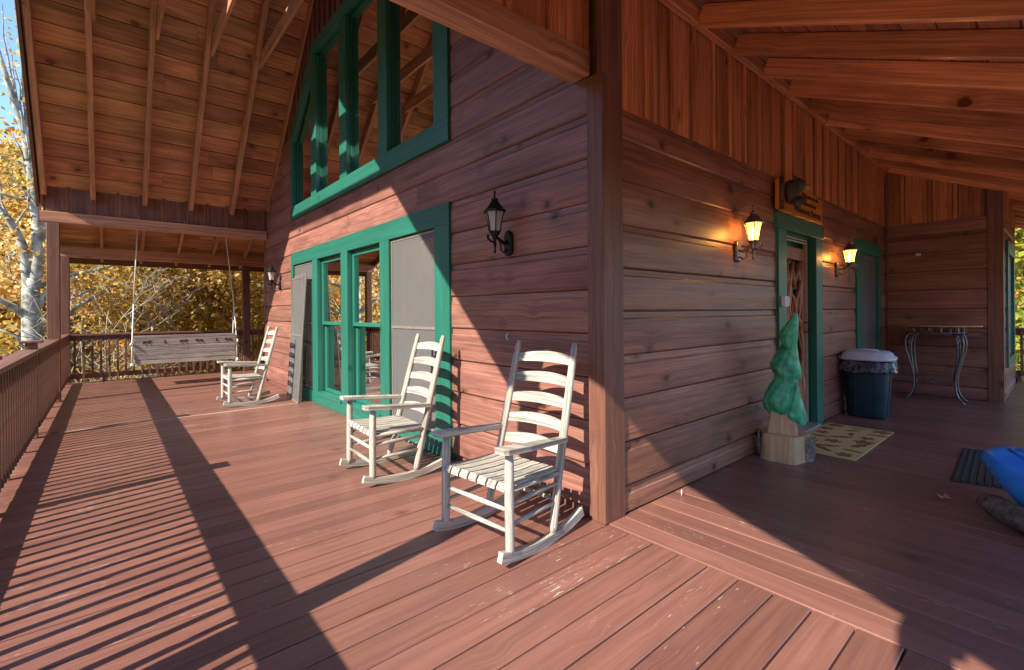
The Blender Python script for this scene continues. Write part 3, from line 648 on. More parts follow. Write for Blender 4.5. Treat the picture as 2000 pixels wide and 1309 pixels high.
# interior seen through the glass
mb = MB(); mb.box(.17, 6.6, .18, 7.9, -.03, -.0, 1); mb.build('interior_floor', M['pine'], cabin)
mb = MB()
for i in range(28): mb.box(6.6, 6.62, .18+i*.2757, .18+(i+1)*.2757-.004, 0, 3.2 if 4 < i < 23 else 7, 2)  # middle boards stop low: opening added to let daylight into the room
for i in range(24): mb.box(.17+i*.268, .17+(i+1)*.268-.004, .17, .178, 0, 3.1, 2); mb.box(.17+i*.268, .17+(i+1)*.268-.004, 7.88, 7.89, 0, 3.1, 2)
mb.build('interior_wall', M['pine'], cabin)
plank_roof('interior_ceiling', .17, 6.6, (7.86, 3.1), (4.01, 6.93), .25, M['pine'], cabin, seed=31); plank_roof('interior_ceiling', .17, 6.6, (0.15, 3.1), (3.99, 6.93), .25, M['pine'], cabin, seed=32)
for x_ in (1.1, 2.6, 4.1):
    mb = MB(); mb.box(x_-.06, x_+.06, .9, 7.1, 3.55, 3.72, 1)
    mb.bar((x_, .3, 3.15), (x_, 4, 6.8), .1, .18, (0, -1, 1)); mb.bar((x_, 7.7, 3.15), (x_, 4, 6.8), .1, .18, (0, 1, 1)); mb.bar((x_, 4, 3.7), (x_, 4, 6.7), .1, .12, (1, 0, 0))
    mb.bar((x_+.01, 4, 3.8), (x_+.01, 2.2, 4.9), .08, .1, (0, 0, 1)); mb.bar((x_+.01, 4, 3.8), (x_+.01, 5.8, 4.9), .08, .1, (0, 0, 1)); mb.build('interior_truss', M['pine'], cabin)

# ------------------------------------------------------------------ railings
def railing(name_label, p0, p1, posts, side, group='porch railings'):
    """p0,p1 along x or y; posts = list of distances with capped posts"""
    p0 = Vector(p0); p1 = Vector(p1); L = (p1-p0).length; d = (p1-p0)/L; s_ = Vector(side)
    rt_ = thing('deck_railing', name_label, 'railing', p0, 0, group)
    o = Vector((0, 0, 0))
    segs = [0.0]+posts+[L]
    mb = MB()
    for a, b in zip(segs[:-1], segs[1:]):
        mb.bar(d*a+Vector((0, 0, .90)), d*b+Vector((0, 0, .90)), .14, .038)
    mb.build('top_rail', M['trim'], rt_, .004)
    mb = MB(); mb.bar(d*.0+Vector((0, 0, .835)), d*L+Vector((0, 0, .835)), .04, .088); mb.build('upper_rail', M['trim'], rt_, .003)
    mb = MB(); mb.bar(d*.0+Vector((0, 0, .13)), d*L+Vector((0, 0, .13)), .04, .088); mb.build('bottom_rail', M['trim'], rt_, .003)
    mb = MB()
    n = int(L/0.9)
    for i in range(n):
        c = d*(L*(i+.5)/n); mb.bar(c+Vector((0, 0, .001)), c+Vector((0, 0, .088)), .05, .04, s_)
    mb.build('support_block', M['trim'], rt_)
    for q in posts:
        mb = MB(); c = d*q-s_*.0; mb.bar(c+Vector((0, 0, .001)), c+Vector((0, 0, .985)), .09, .09, s_); po = mb.build('post', M['trim'], rt_, .003)
        mb = MB(); mb.bar(c+Vector((0, 0, .985)), c+Vector((0, 0, 1.008)), .17, .17, s_); mb.build('post_cap', M['trim'], po, .004)
    n = max(2, round(L/.122)); first = None
    for i in range(n):
        a = L*(i+.5)/n
        if any(abs(a-q) < .06 for q in posts): continue
        if first is None:
            mb = MB(); mb.bar(s_*.037+Vector((0, 0, .09)), s_*.037+Vector((0, 0, .878)), .034, .034, s_); first = mb.build('baluster', M['trim'], rt_, .002); first.location = d*a
        else:
            c = first.copy(); sc.collection.objects.link(c); c.parent = rt_; c.location = d*a
    return rt_
railing('long brown railing along the open side with two flat capped posts', (-2.84, .235, 0), (-2.84, 7.76, 0), [2.37, 4.92], (1, 0, 0))
railing('short brown railing between the two tall square posts at the far corner', (-2.84, 7.90, 0), (-2.84, 10.04, 0), [], (1, 0, 0))
railing('brown railing behind the hanging swing', (-2.77, 10.11, 0), (.035, 10.11, 0), [], (0, -1, 0))
railing('brown railing between the dark far post and the end of the cabin wall', (.175, 10.11, 0), (3.33, 10.11, 0), [], (0, -1, 0))
railing('brown railing beside the camera at the near end of the porch', (-2.84, -1.98, 0), (-2.84, .095, 0), [], (1, 0, 0))
railing('brown railing in the sun at the far right end of the porch', (9.9, -3.2, 0), (9.9, -.6, 0), [], (-1, 0, 0))

# ------------------------------------------------------------------ rocking chairs
def make_chair():
    t = thing('rocking_chair', '', 'rocking chair', (0, 0, 0), 0, 'weathered rocking chairs on the porch')
    hw = .248; W = M['weathered']
    def bx(z): return -.17-.27*(z-.06)/1.04        # back post line
    for s_ in (-1, 1):
        y_ = hw*s_
        mb = MB(); pts = [(.182, y_*1.02, .055), (.172, y_*1.02, .085), (.17, y_, .3), (.168, y_, .50), (.167, y_, .568)]
        mb.tube(pts, [.017, .024, .025, .024, .019], 12); mb.build('front_post', W, t)
        mb = MB(); zz = [.05, .08, .35, .7, .99, 1.005, 1.045, 1.08]; ra = [.016, .023, .024, .024, .021, .018, .020, .014]
        mb.tube([(bx(z), y_*(1.0-.09*z)+(.008*s_ if z < .1 else 0), z) for z in zz], ra, 12); mb.build('back_post', W, t)
        # rocker: arc in the xz plane
        Rr = 1.15; mb = MB(); n = 14; prev = None
        for i in range(n+1):
            a = R(-19)+R(35.5)*i/n; xc = -.075
            x_ = xc+Rr*math.sin(a); z_ = Rr-Rr*math.cos(a)+.0005; tx, tz = math.cos(a), math.sin(a); hh = .05
            ring_ = [(x_, y_*1.03-.016, z_), (x_, y_*1.03+.016, z_), (x_-tz*hh, y_*1.03+.016, z_+tx*hh), (x_-tz*hh, y_*1.03-.016, z_+tx*hh)]
            if prev: mb.prism(prev, ring_, Rr*R(35.5)/n, .5 + .2*s_, 0, caps=(i in (1, n)), uvo=(i*Rr*R(35.5)/n, 3.0+s_))
            prev = ring_
        mb.build('rocker', W, t, 0, True)
        # arm: flat board, a little wider in front, over the front post to the back post
        mb = MB(); outl = [(.235, -.038), (.24, .03), (.215, .045), (.05, .047), (-.12, .03), (bx(.6)+.01, .018), (bx(.6)+.01, -.02), (-.1, -.03), (.06, -.028), (.19, -.04)]
        zf_ = lambda x: .575+(.0 if x > 0 else -.02*x)
        mb.poly([(x, y_+s_*yy, .572-.085*(.27-x)) for x, yy in outl], (0, 0, .03)); mb.build('armrest', W, t, .003, True)
        for z0, z1 in ((.20, .21), (.305, .31)):
            mb = MB(); mb.tube([(.17, y_, z0), (.0, y_, (z0+z1)/2), (bx(z1), y_, z1)], [.010, .0135, .010], 8); mb.build('stretcher', W, t)
    for x_, z_ in ((.17, .17), (.17, .275), (bx(.22), .22)):
        mb = MB(); mb.tube([(x_, -hw, z_), (x_, 0, z_), (x_, hw, z_)], [.010, .0135, .010], 8); mb.build('stretcher', W, t)
    # seat: slats front to back on two rails
    mb = MB(); mb.tube([(.168, -hw, .375), (.168, hw, .375)], .015, 8); mb.tube([(bx(.36)+.01, -hw, .355), (bx(.36)+.01, hw, .355)], .015, 8)
    mb.tube([(.168, -hw, .375), (bx(.36), -hw, .36)], .014, 8); mb.tube([(.168, hw, .375), (bx(.36), hw, .36)], .014, 8); mb.build('seat_rail', W, t)
    n = 7
    for i in range(n):
        y_ = -hw+.035+(2*hw-.07)*i/(n-1); mb = MB(); wd = .058
        prof = [(.197, .372), (.18, .396), (.09, .385), (-.05, .376), (-.2, .374), (bx(.37)-.0, .372)]
        for (a, za), (b, zb2) in zip(prof[:-1], prof[1:]):
            mb.prism([(a, y_-wd/2, za), (a, y_+wd/2, za), (a, y_+wd/2, za+.012), (a, y_-wd/2, za+.012)], [(b, y_-wd/2, zb2), (b, y_+wd/2, zb2), (b, y_+wd/2, zb2+.012), (b, y_-wd/2, zb2+.012)], abs(b-a), (i*.37) % 1, uvo=(a+i, i*1.7))
        mb.build('seat_slat', W, t)
    # five arched ladder slats
    for i in range(5):
        zc = .475+i*.125; h = .052; mb = MB(); n = 10
        for k in range(n):
            def sec(u_):
                y_ = (-1+2*u_)*hw*(1.0-.09*zc); cv = .03*(1-(2*u_-1)**2); xb = bx(zc)-.002-cv
                top = zc+h/2+.022*(1-(2*u_-1)**2)-.004; bot = zc-h/2+.006*(1-(2*u_-1)**2)
                return [(xb-.006, y_, bot), (xb+.006, y_, bot), (xb+.006-.26*(top-bot), y_, top), (xb-.006-.26*(top-bot), y_, top)]
            mb.prism(sec(k/n), sec((k+1)/n), .05, (i*.21+.1) % 1, 0, caps=(k in (0, n-1)), uvo=(k*.05+i, 2.0*i))
        mb.build('back_slat', W, t, 0, True)
    return t
ch = make_chair()
spots = [((-.575, .30, 0), 186.5, 'weathered white rocking chair nearest the corner of the cabin, largest in view'),
         ((-.59, 1.75, 0), 177.0, 'weathered rocking chair in front of the green window, middle of the three'),
         ((-.82, 5.82, 0), 180.0, 'weathered rocking chair near the swing at the far end of the wall, smallest in view')]
for i, (loc, a, lb) in enumerate(spots):
    c = ch if i == 0 else copy_tree(ch)
    c.location = loc; c.rotation_euler = (0, 0, R(a)); c['label'] = lb

# ------------------------------------------------------------------ porch swing
sw = thing('porch_swing', 'weathered wooden porch swing with animal cutouts hanging on white ropes', 'swing', (-1.15, 8.55, 0), R(-1.5))
W = M['swingwood']; hw = .76
by = lambda z: .0-.10*(z-.44)        # back leans towards the camera as it rises
for i, (z0, z1) in enumerate(((.485, .555), (.565, .645), (.655, .725), (.735, .855), (.865, .905))):
    mb = MB(); mb.bar((-hw, by((z0+z1)/2), (z0+z1)/2), (hw, by((z0+z1)/2), (z0+z1)/2), .018, z1-z0, (0, -.1, 1)); b_ = mb.build('back_board', W, sw, .002)
    if i == 3:
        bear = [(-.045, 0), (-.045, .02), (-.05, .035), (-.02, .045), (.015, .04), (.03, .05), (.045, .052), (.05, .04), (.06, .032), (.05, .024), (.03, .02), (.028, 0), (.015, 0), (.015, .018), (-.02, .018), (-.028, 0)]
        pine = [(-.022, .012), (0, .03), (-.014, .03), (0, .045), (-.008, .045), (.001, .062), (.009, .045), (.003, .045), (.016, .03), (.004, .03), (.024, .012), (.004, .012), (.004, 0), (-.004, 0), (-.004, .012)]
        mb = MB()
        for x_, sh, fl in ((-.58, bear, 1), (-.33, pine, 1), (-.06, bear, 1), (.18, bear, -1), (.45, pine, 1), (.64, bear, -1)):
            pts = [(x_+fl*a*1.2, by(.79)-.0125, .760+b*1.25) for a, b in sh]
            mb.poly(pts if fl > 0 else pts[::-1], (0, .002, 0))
        mb.build('dark_cutout_shape', M['cutoutshade'], b_)  # thin dark shapes on the board imitate the shade in open cutouts
for x_ in (-.72, .72):
    mb = MB(); mb.bar((x_, .03, .45), (x_, -.02, .89), .04, .03, (1, 0, 0)); mb.build('back_brace', W, sw)
    mb = MB(); mb.bar((x_*1.045, -.02, .70), (x_*1.045, .50, .68), .07, .022, (0, 0, 1)); mb.build('armrest', W, sw, .002)
    mb = MB(); mb.bar((x_*1.045, .44, .45), (x_*1.045, .44, .67), .04, .04, (0, 1, 0)); mb.build('arm_post', W, sw, .002)
for i in range(7):
    y_ = .03+i*.072; mb = MB(); z_ = .455+.014*abs(i-2)/2; mb.box(-hw, hw, y_, y_+.062, z_, z_+.018, 0); mb.build('seat_slat', W, sw, .002)
mb = MB(); mb.box(-hw, hw, .50, .52, .40, .47, 0); mb.box(-hw, hw, -.012, .012, .41, .475, 0); mb.build('seat_frame', W, sw, .002)
for x_, top in ((-.78, (-.68, -.05, 3.1)), (.78, (.60, -.05, 3.1))):
    tx = top[0]
    knot = (x_*.97+.0, .12, 1.45)
    mb = MB(); mb.tube([knot, (tx, .1, 3.02)], .009, 8); mb.tube([(x_, -.03, .46), (x_, -.02, .75), knot], .009, 8); mb.tube([(x_, .46, .46), (x_, .44, .72), knot], .009, 8)
    mb.tube([(x_, -.05, .79), (x_+.02*(1 if x_ > 0 else -1), -.06, .76), (x_, -.03, .74), (x_-.02, .0, .77)], .013, 8)
    mb.tube([(x_, -.04, .44), (x_*1.02, -.05, .40), (x_*.99, -.02, .385), (x_, 0, .42)], .014, 8)
    mb.build('rope', M['rope'], sw)

# ------------------------------------------------------------------ wall lanterns
def lantern(label, loc, rz, on):
    """local: wall at y=0, lamp sticks out to -y; body axis at y=-.20"""
    t = thing('wall_lantern', label, 'lantern', loc, rz, 'black wall lanterns'); K = M['black'] if not on else M['pewter']
    mb = MB(); mb.lathe([(.03, -.006), (.042, 0), (.045, .018), (.036, .028)], (0, 0, 0), 20, 1.0, 2.1, 3.0)
    for i, v in enumerate(mb.v): mb.v[i] = (v[0], -v[2]-.001, v[1]-.10)
    mb.build('back_plate', K, t, 0, True)
    c = (0, -.14)
    mb = MB(); mb.tube([(0, -.015, -.08), (0, -.05, -.105), (0, -.09, -.085), (0, -.115, -.07), (0, -.14, -.075)], [.013, .012, .014, .012, .013], 8)
    mb.tube([(0, -.02, -.14), (0, -.06, -.17), (0, -.09, -.15), (0, -.08, -.12), (0, -.10, -.10)], .006, 8)
    mb.tube([(0, -.14, -.10), (0, -.18, -.10), (0, -.205, -.075), (0, -.20, -.055)], [.008, .008, .009, .011], 8)
    mb.build('scroll_arm', K, t)
    mb = MB(); mb.lathe([(.004, -.185), (.010, -.175), (.006, -.15), (.012, -.12), (.010, -.09), (.022, -.06), (.034, -.045), (.040, -.03), (.046, -.025)], (0, c[1], 0), 12); mb.build('stem', K, t)
    # flared glass body, 6 sides
    n = 6; z0, z1 = -.025, .115
    prof = [(.044, z0), (.050, .03), (.060, .075), (.074, z1)]
    mb = MB(); mb.lathe([(r_*.96, z) for r_, z in prof], (0, c[1], 0), n, smooth=False); mb.build('lamp_glass', M['lit'] if on else M['lampglass'], t)
    mb = MB()
    for j in range(n):
        a = 2*math.pi*(j+.5)/n
        mb.tube([(math.cos(a)*r_*.99, c[1]+math.sin(a)*r_*.99, z) for r_, z in prof], .0045, 6)
    mb.build('lamp_frame', K, t)
    mb = MB(); mb.lathe([(.070, .110), (.086, .112), (.086, .122), (.070, .132), (.045, .165), (.026, .19), (.028, .196), (.028, .206), (.014, .212), (.006, .222), (.007, .235), (.010, .248), (.006, .262), (.002, .27)], (0, c[1], 0), n if False else 6, smooth=False); mb.build('lamp_cap', K, t)
    mb = MB(); mb.lathe([(.004, -.02), (.010, 0), (.016, .04), (.013, .07), (.003, .09)], (0, c[1], 0), 10); mb.build('bulb', M['bulb'] if on else M['white'], t)
    if on:
        ld = bpy.data.lights.new('lamp_light', 'POINT'); ld.energy = 7; ld.color = (1.0, 0.55, 0.18); ld.shadow_soft_size = .03
        lo = bpy.data.objects.new('lamp_light', ld); sc.collection.objects.link(lo); lo.parent = t; lo.location = (0, c[1], .04)
    return t
lantern('unlit black lantern on the sunny gable wall between the big window and the corner', (.01, .87, 1.87), R(-90), False)
lantern('unlit black lantern at the far end of the gable wall near the swing', (.01, 6.93, 1.86), R(-90), False)
lantern('glowing lantern on the wall left of the entrance door', (1.76, .01, 1.86), 0, True)
lantern('glowing lantern on the wall right of the entrance door', (4.42, .01, 1.85), 0, True)

# ------------------------------------------------------------------ bits on the walls
sg = thing('welcome_sign', 'orange wooden welcome sign with a carved black bear above the door', 'sign', (3.10, -.024, 2.205))
mb = MB(); rnd = random.Random(3)
top = [(.60, .24), (.45, .262), (.30, .27), (.12, .285), (-.05, .29), (-.2, .292), (-.40, .285), (-.60, .285)]
bot = [(-.61, .01), (-.45, -.012), (-.3, -.005), (-.15, -.018), (0, -.008), (.2, -.016), (.4, -.004), (.6, -.01)]
mb.poly([(x, -.035, z) for x, z in bot+top], (0, .035, 0)); mb.build('sign_board', M['signwood'], sg, .004, True)
mb = MB(); mb.tube([(-.585, -.05, .0), (-.59, -.05, .15), (-.58, -.05, .30)], [.02, .017, .019], 10); mb.build('bark_edge', M['bark'], sg)
mb = MB()
mb.lathe([(.02, -.10), (.07, -.07), (.09, 0), (.085, .07), (.05, .12), (.01, .13)], (-.42, -.08, .16), 14, .85, .7)
mb.lathe([(.02, -.06), (.055, -.04), (.07, .0), (.06, .04), (.02, .065)], (-.37, -.12, .235), 14, .9, .9)
mb.lathe([(.005, -.02), (.018, 0), (.012, .018)], (-.42, -.11, .305), 8); mb.lathe([(.005, -.02), (.018, 0), (.012, .018)], (-.33, -.11, .30), 8)
mb.tube([(-.36, -.1, .13), (-.32, -.15, .09), (-.27, -.12, .10)], [.035, .03, .028], 10); mb.tube([(-.44, -.1, .1), (-.43, -.14, .05), (-.40, -.12, .02)], [.04, .035, .025], 10)
mb.build('carved_bear', M['bearfur'], sg)
mb = MB(); mb.lathe([(.005, -.035), (.028, -.02), (.034, 0), (.026, .02), (.006, .03)], (-.335, -.175, .215), 12, 1, 1.1); mb.build('muzzle', M['muzzle'], sg)
def text(body, size, x, z, parent):
    cu = bpy.data.curves.new('lettering', 'FONT'); cu.body = body; cu.size = size; cu.extrude = .002; cu.align_x = 'CENTER'
    o = bpy.data.objects.new('lettering', cu); sc.collection.objects.link(o)
    dg = bpy.context.evaluated_depsgraph_get(); me = bpy.data.meshes.new_from_object(o.evaluated_get(dg)); bpy.data.objects.remove(o)
    o = bpy.data.objects.new('lettering', me); sc.collection.objects.link(o); me.materials.clear(); me.materials.append(M['ink'])
    o.parent = parent; o.location = (x, -.0375, z); o.rotation_euler = (R(90), 0, 0); return o
text('Welcome to our', .072, .22, .20, sg); text('mountain home', .062, .20, .125, sg); text('Wilderness Retreat', .098, .15, .03, sg)
mb = MB(); mb.box(2.64, 2.73, -.055, -.018, 1.30, 1.40, 2); mb.box(2.70, 2.735, -.06, -.056, 1.31, 1.39, 2); tag(mb.build('doorbell_box', M['white'], None, .003), 'small white box screwed to the left side of the green door frame', 'doorbell')
def hook(x, y, z, nrm, lb):
    mb = MB(); n_ = Vector(nrm); p = Vector((x, y, z)); mb.tube([p, p+n_*.03, p+n_*.04+Vector((0, 0, -.02)), p+n_*.03+Vector((0, 0, -.045)), p+n_*.015+Vector((0, 0, -.035))], .0045, 6); tag(mb.build('metal_hook', M['white']), lb, 'hook')
hook(.01, .87, 1.11, (-1, 0, 0), 'small pale hook screwed into the shaded gable wall below the lantern')
hook(4.17, .01, 1.23, (0, -1, 0), 'small pale hook on the wall between the door and the bin')
mb = MB(); mb.lathe([(.006, 0), (.03, .003), (.03, .01), (.01, .016)], (0, 0, 0), 10)
for i, v in enumerate(mb.v): mb.v[i] = (6.86-v[2], -.37+v[1]*1.2, 2.07+v[0]*.8)
tag(mb.build('wasp_nest', M['white'], None, 0, True), 'tiny pale round nest stuck on the wall above the bar table', 'nest')
# leaning insect screens
for i, (y0, y1, xb, lb) in enumerate(((5.24, 5.98, -.21, 'removed window screen leaning against the green window, nearer one'), (5.36, 6.10, -.13, 'removed window screen leaning close behind the first one'))):
    t = thing('window_screen', lb, 'screen', (xb, y0, 0), R(-4), 'removed insect screens leaning on the window'); H_ = 1.84-.03*i; dx = -xb-.085; W_ = y1-y0
    tilt = lambda z: Vector((dx*z/H_, 0, z))
    mb = MB(); e = .02
    for a in (e/2, W_-e/2): mb.bar(Vector((0, a, .002)), tilt(H_)+Vector((0, a, 0)), e, .012, (1, 0, 0))
    for z in (e/2, H_*.515, H_-e/2): mb.bar(tilt(z)+Vector((-.001, e, 0)), tilt(z)+Vector((-.001, W_-e, 0)), .012, e, (0, 0, 1))
    mb.build('frame', M['screenframe'], t)
    mb = MB(); mb.poly([tilt(.01)+Vector((0, .01, 0)), tilt(.01)+Vector((0, W_-.01, 0)), tilt(H_-.01)+Vector((0, W_-.01, 0)), tilt(H_-.01)+Vector((0, .01, 0))], (.001, 0, 0)); mb.build('screen', M['screen'], t)

# ------------------------------------------------------------------ bin, mats, carved tree, table, kayak
bn = thing('trash_can', 'dark blue green plastic trash can with grey lid and bag sticking out', 'trash can', (4.66, -.24, 0), R(4))
mb = MB(); mb.lathe([(.17, .002), (.185, .0), (.192, .02), (.225, .50), (.232, .58), (.245, .585), (.248, .655), (.235, .66)], (0, 0, 0), 40, 1, 1.0, 3.6); mb.build('can_body', M['bin'], bn)
mb = MB()
for a_ in (-.09, .09):
    for s_ in (-1, 1):
        mb.bar((a_, s_*.186, .03), (a_, s_*.226, .58), .014, .014, (0, 1, 0)); mb.bar((s_*.186, a_, .03), (s_*.226, a_, .58), .014, .014, (1, 0, 0))
mb.build('rib', M['bin'], bn)
mb = MB(); mb.lathe([(.262, .675), (.272, .672), (.274, .70), (.262, .712), (.245, .722), (.235, .748), (.20, .772), (.10, .78), (.02, .782)], (0, 0, 0), 40, 1, 1.0, 3.0); lid = mb.build('lid', M['lid'], bn)
mb = MB(); mb.tube([(-.10, -.12, .765), (-.11, -.11, .788), (-.12, 0, .795), (-.11, .11, .788), (-.10, .12, .765)], .012, 8); mb.build('handle', M['lid'], lid)
mb = MB(); rnd = random.Random(5); n = 60; r0 = []
prof_n = 5
for k in range(prof_n):
    for j in range(n):
        a = 2*math.pi*j/n; ca, sa = math.cos(a), math.sin(a); e = 2/3.4; rr = .250+.007*k+.010*math.sin(j*.9+k*.7)*math.sin(j*.37)+rnd.uniform(0, .004)
        mb.v.append((math.copysign(abs(ca)**e, ca)*rr, math.copysign(abs(sa)**e, sa)*rr, .672-.028*k-rnd.uniform(0, .02+.02*(k == prof_n-1))))
for k in range(prof_n-1):
    for j in range(n):
        j2 = (j+1) % n; mb.face((k*n+j, (k+1)*n+j, (k+1)*n+j2, k*n+j2), ((0, 0),)*4, .5)
mb.build('bag', M['bag'], bn, 0, True)

dm = thing('door_mat', 'tan doormat printed with brown autumn leaves in front of the door', 'doormat', (3.17, -.345, .002))
mb = MB(); mb.box(-.68, .68, -.29, .29, 0, .010, 0); mb.build('mat_base', M['mat'], dm, .003)
rnd = random.Random(12); mb = MB()
def leafshape(kind_, s):
    if kind_ == 0:
        n = 26; return [(s*(.35+.65*abs(math.cos(2.5*a))**.7*(1 if math.sin(a) > -.85 else .5))*math.cos(a), s*(.35+.65*abs(math.cos(2.5*a))**.7)*math.sin(a)) for a in [2*math.pi*i/n for i in range(n)]]
    if kind_ == 1:
        n = 22; return [(s*1.2*math.cos(a), s*(.38+.12*math.cos(7*a))*math.sin(a)) for a in [2*math.pi*i/n for i in range(n)]]
    n = 14; return [(s*math.cos(a), s*.28*math.sin(a)) for a in [2*math.pi*i/n for i in range(n)]]
for i in range(7):
    for j in range(3):
        x_ = -.57+i*.19+rnd.uniform(-.035, .035)+(.05 if j % 2 else 0); y_ = -.19+j*.19+rnd.uniform(-.03, .03)
        a = rnd.uniform(0, 6.28); pts = leafshape(rnd.choice((0, 0, 1, 1, 2)), rnd.uniform(.06, .092))
        mb = MB(); mb.poly([(x_+p*math.cos(a)-q*math.sin(a), y_+p*math.sin(a)+q*math.cos(a), .0104) for p, q in pts], (0, 0, .0006)); mb.build('leaf_print', M['matleaf'], dm, 0, True)

rm = thing('rubber_mat', 'black ribbed rubber mat lying partly behind the blue kayak', 'mat', (0, 0, .002))
mb = MB(); P4 = [Vector((2.05, -1.17)), Vector((2.62, -1.55)), Vector((3.22, -1.28)), Vector((2.62, -.98))]
P4 = [Vector((2.47, -1.22)), Vector((2.60, -1.75)), Vector((3.75, -1.66)), Vector((3.64, -1.17))]
mb.poly([(p.x, p.y, 0) for p in P4], (0, 0, .006)); n = 13
for i in range(n):
    t_ = (i+.5)/n; a = P4[0].lerp(P4[1], t_); b = P4[3].lerp(P4[2], t_); mb.bar((a.x+.02, a.y, .009), (b.x-.02, b.y, .009), .014, .008)
mb.build('ribbed_sheet', M['rubber'], rm, 0, True)

# stump with chainsaw carved tree
ct = thing('carved_tree', 'green painted chainsaw carved tree on a bare wood trunk and split log base', 'wood carving', (2.17, -.20, 0), R(-38))
mb = MB(); rnd = random.Random(9); n = 44; rings = []
def stump_r(a): return (.20+.012*math.sin(3*a)+.02*math.sin(5*a+1))*(1.0 if math.sin(a) > -.6 else .93)
for k, z in enumerate((0.0, .05, .12, .19, .215)):
    rings.append([(stump_r(2*math.pi*j/n)*math.cos(2*math.pi*j/n)*(1-.02*k)+rnd.uniform(-.006, .006), stump_r(2*math.pi*j/n)*math.sin(2*math.pi*j/n)*(1-.02*k)+rnd.uniform(-.006, .006), z+.001+(rnd.uniform(-.006, .006) if z > .2 else 0)) for j in range(n)])
b = 0
for rg in rings: mb.v += rg
for k in range(4):
    for j in range(n):
        a = 2*math.pi*j/n; bare = math.sin(a) < -.35; j2 = (j+1) % n
        mb.face((k*n+j, k*n+j2, (k+1)*n+j2, (k+1)*n+j), ((k*.05, j*.03), (k*.05, j*.03+.03), (k*.05+.05, j*.03+.03), (k*.05+.05, j*.03)), .5, 1 if bare else 0, True)
mb.face(tuple(4*n+j for j in range(n)), tuple((.2*math.cos(6.28*j/n), .2*math.sin(6.28*j/n)) for j in range(n)), .3, 1)
for i in range(130):
    a = rnd.uniform(-.42, 3.56); rr = stump_r(a)+.004; h0 = rnd.uniform(0, .06); h1 = rnd.uniform(.12, .23); ca, sa = math.cos(a), math.sin(a)
    mb.bar((rr*ca, rr*sa, h0+.002), ((rr+rnd.uniform(0, .02))*ca, (rr+rnd.uniform(0, .02))*sa, h1), rnd.uniform(.004, .012), .004, (ca, sa, 0))
mb.build('log_base', [M['stumpbark'], M['carvewood']], ct)
mb = MB(); mb.prism([(-.125, -.085, .212), (.10, -.095, .212), (.11, .10, .212), (-.10, .10, .212)], [(-.095, -.06, .42), (.075, -.07, .42), (.08, .08, .42), (-.07, .08, .42)]); mb.build('trunk', M['carvewood'], ct, .008, True)
# crown: flowing carved boughs, outline leaning to the right, folds cut round it
CU = bpy.data.objects[ct.name]; CU.rotation_euler = (0, 0, R(-70.3))
lev = [(822, 1536, 1573), (815, 1512, 1572), (806, 1498, 1570), (797, 1488, 1567), (785, 1484, 1564), (770, 1489, 1560), (755, 1498, 1557), (742, 1508, 1556), (733, 1509, 1562), (724, 1503, 1563), (714, 1500, 1561), (700, 1508, 1558), (686, 1518, 1556), (674, 1525, 1555), (664, 1520, 1555), (655, 1519, 1556), (640, 1527, 1557), (625, 1539, 1557), (612, 1547, 1556)]
mb = MB(); n = 72; nl = 0; prevz = None
fine = []
for (v0, l0, r0_), (v1, l1, r1_) in zip(lev[:-1], lev[1:]):
    for k in range(4): t = k/4; fine.append((v0+(v1-v0)*t, l0+(l1-l0)*t, r0_+(r1_-r0_)*t))
fine.append(lev[-1])
for (v, l_, r_) in fine:
    z = 1.27-(v-605)/228.0; xl = (l_-1527)/262.0; xr = (r_-1527)/262.0; hw2 = (xr-xl)/2; xc = (xl+xr)/2; dp = .62*hw2+.02
    for j in range(n):
        a = 2*math.pi*j/n; f1 = math.sin(4*a+z*9+.6); f2 = math.sin(9*a-z*17); f3 = math.sin(2*a+z*6)
        fold = 1-.07*max(0, f1)**3*(1.2-z)-.05*max(0, f2)**2+.03*f3
        fr_ = max(0, -math.sin(a))          # side facing the camera
        cutv = .035*math.exp(-((xc+hw2*math.cos(a)-.01-.25*(z-.35))/.018)**2)*(1 if z < .62 else 0)
        mb.v.append((xc+hw2*math.cos(a)*(1-.04*max(0, f2)), dp*math.sin(a)*fold+cutv*fr_, z+.018*math.sin(3*a+z*5)*(1 if z < 1.1 else 0)))
    nl += 1
for k in range(nl-1):
    for j in range(n):
        j2 = (j+1) % n; mb.face((k*n+j, k*n+j2, (k+1)*n+j2, (k+1)*n+j), ((0, 0),)*4, .5, 0, True)
mb.face(tuple(reversed(range(n))), ((0, 0),)*n, .5); mb.face(tuple((nl-1)*n+j for j in range(n)), ((0, 0),)*n, .5)
mb.build('carved_crown', M['treepaint'], ct, 0, True)

# bar table
bt = thing('bar_table', 'tall bar table with thin mosaic top and curled wrought iron legs', 'table', (6.42, -.61, 0))
mb = MB(); mb.lathe([(.40, 1.030), (.464, 1.028), (.468, 1.036), (.46, 1.044), (.30, 1.048), (.01, 1.05)], (0, 0, 0), 40, .84, 1); mb.build('table_top', M['tabletop'], bt)
mb = MB(); ring_ = [(.84*.465*math.cos(a), .465*math.sin(a), 1.036) for a in [2*math.pi*i/48 for i in range(49)]]; mb.tube(ring_, .008, 6); mb.build('table_rim', M['tablerim'], bt)
mb = MB()
for zz in (.945, 1.02): mb.tube([(.84*.315*math.cos(a), .315*math.sin(a), zz) for a in [2*math.pi*i/40 for i in range(41)]], .008, 6)
for i in range(20):
    a = 2*math.pi*i/20; mb.bar((.84*.315*math.cos(a), .315*math.sin(a), .945), (.84*.315*math.cos(a), .315*math.sin(a), 1.02), .016, .006, (math.cos(a), math.sin(a), 0))
mb.build('apron', M['pewter'], bt)
prof = [(.26, .94), (.315, .89), (.33, .80), (.32, .70), (.285, .57), (.25, .42), (.232, .28), (.24, .16), (.27, .08), (.31, .03), (.345, .012)]
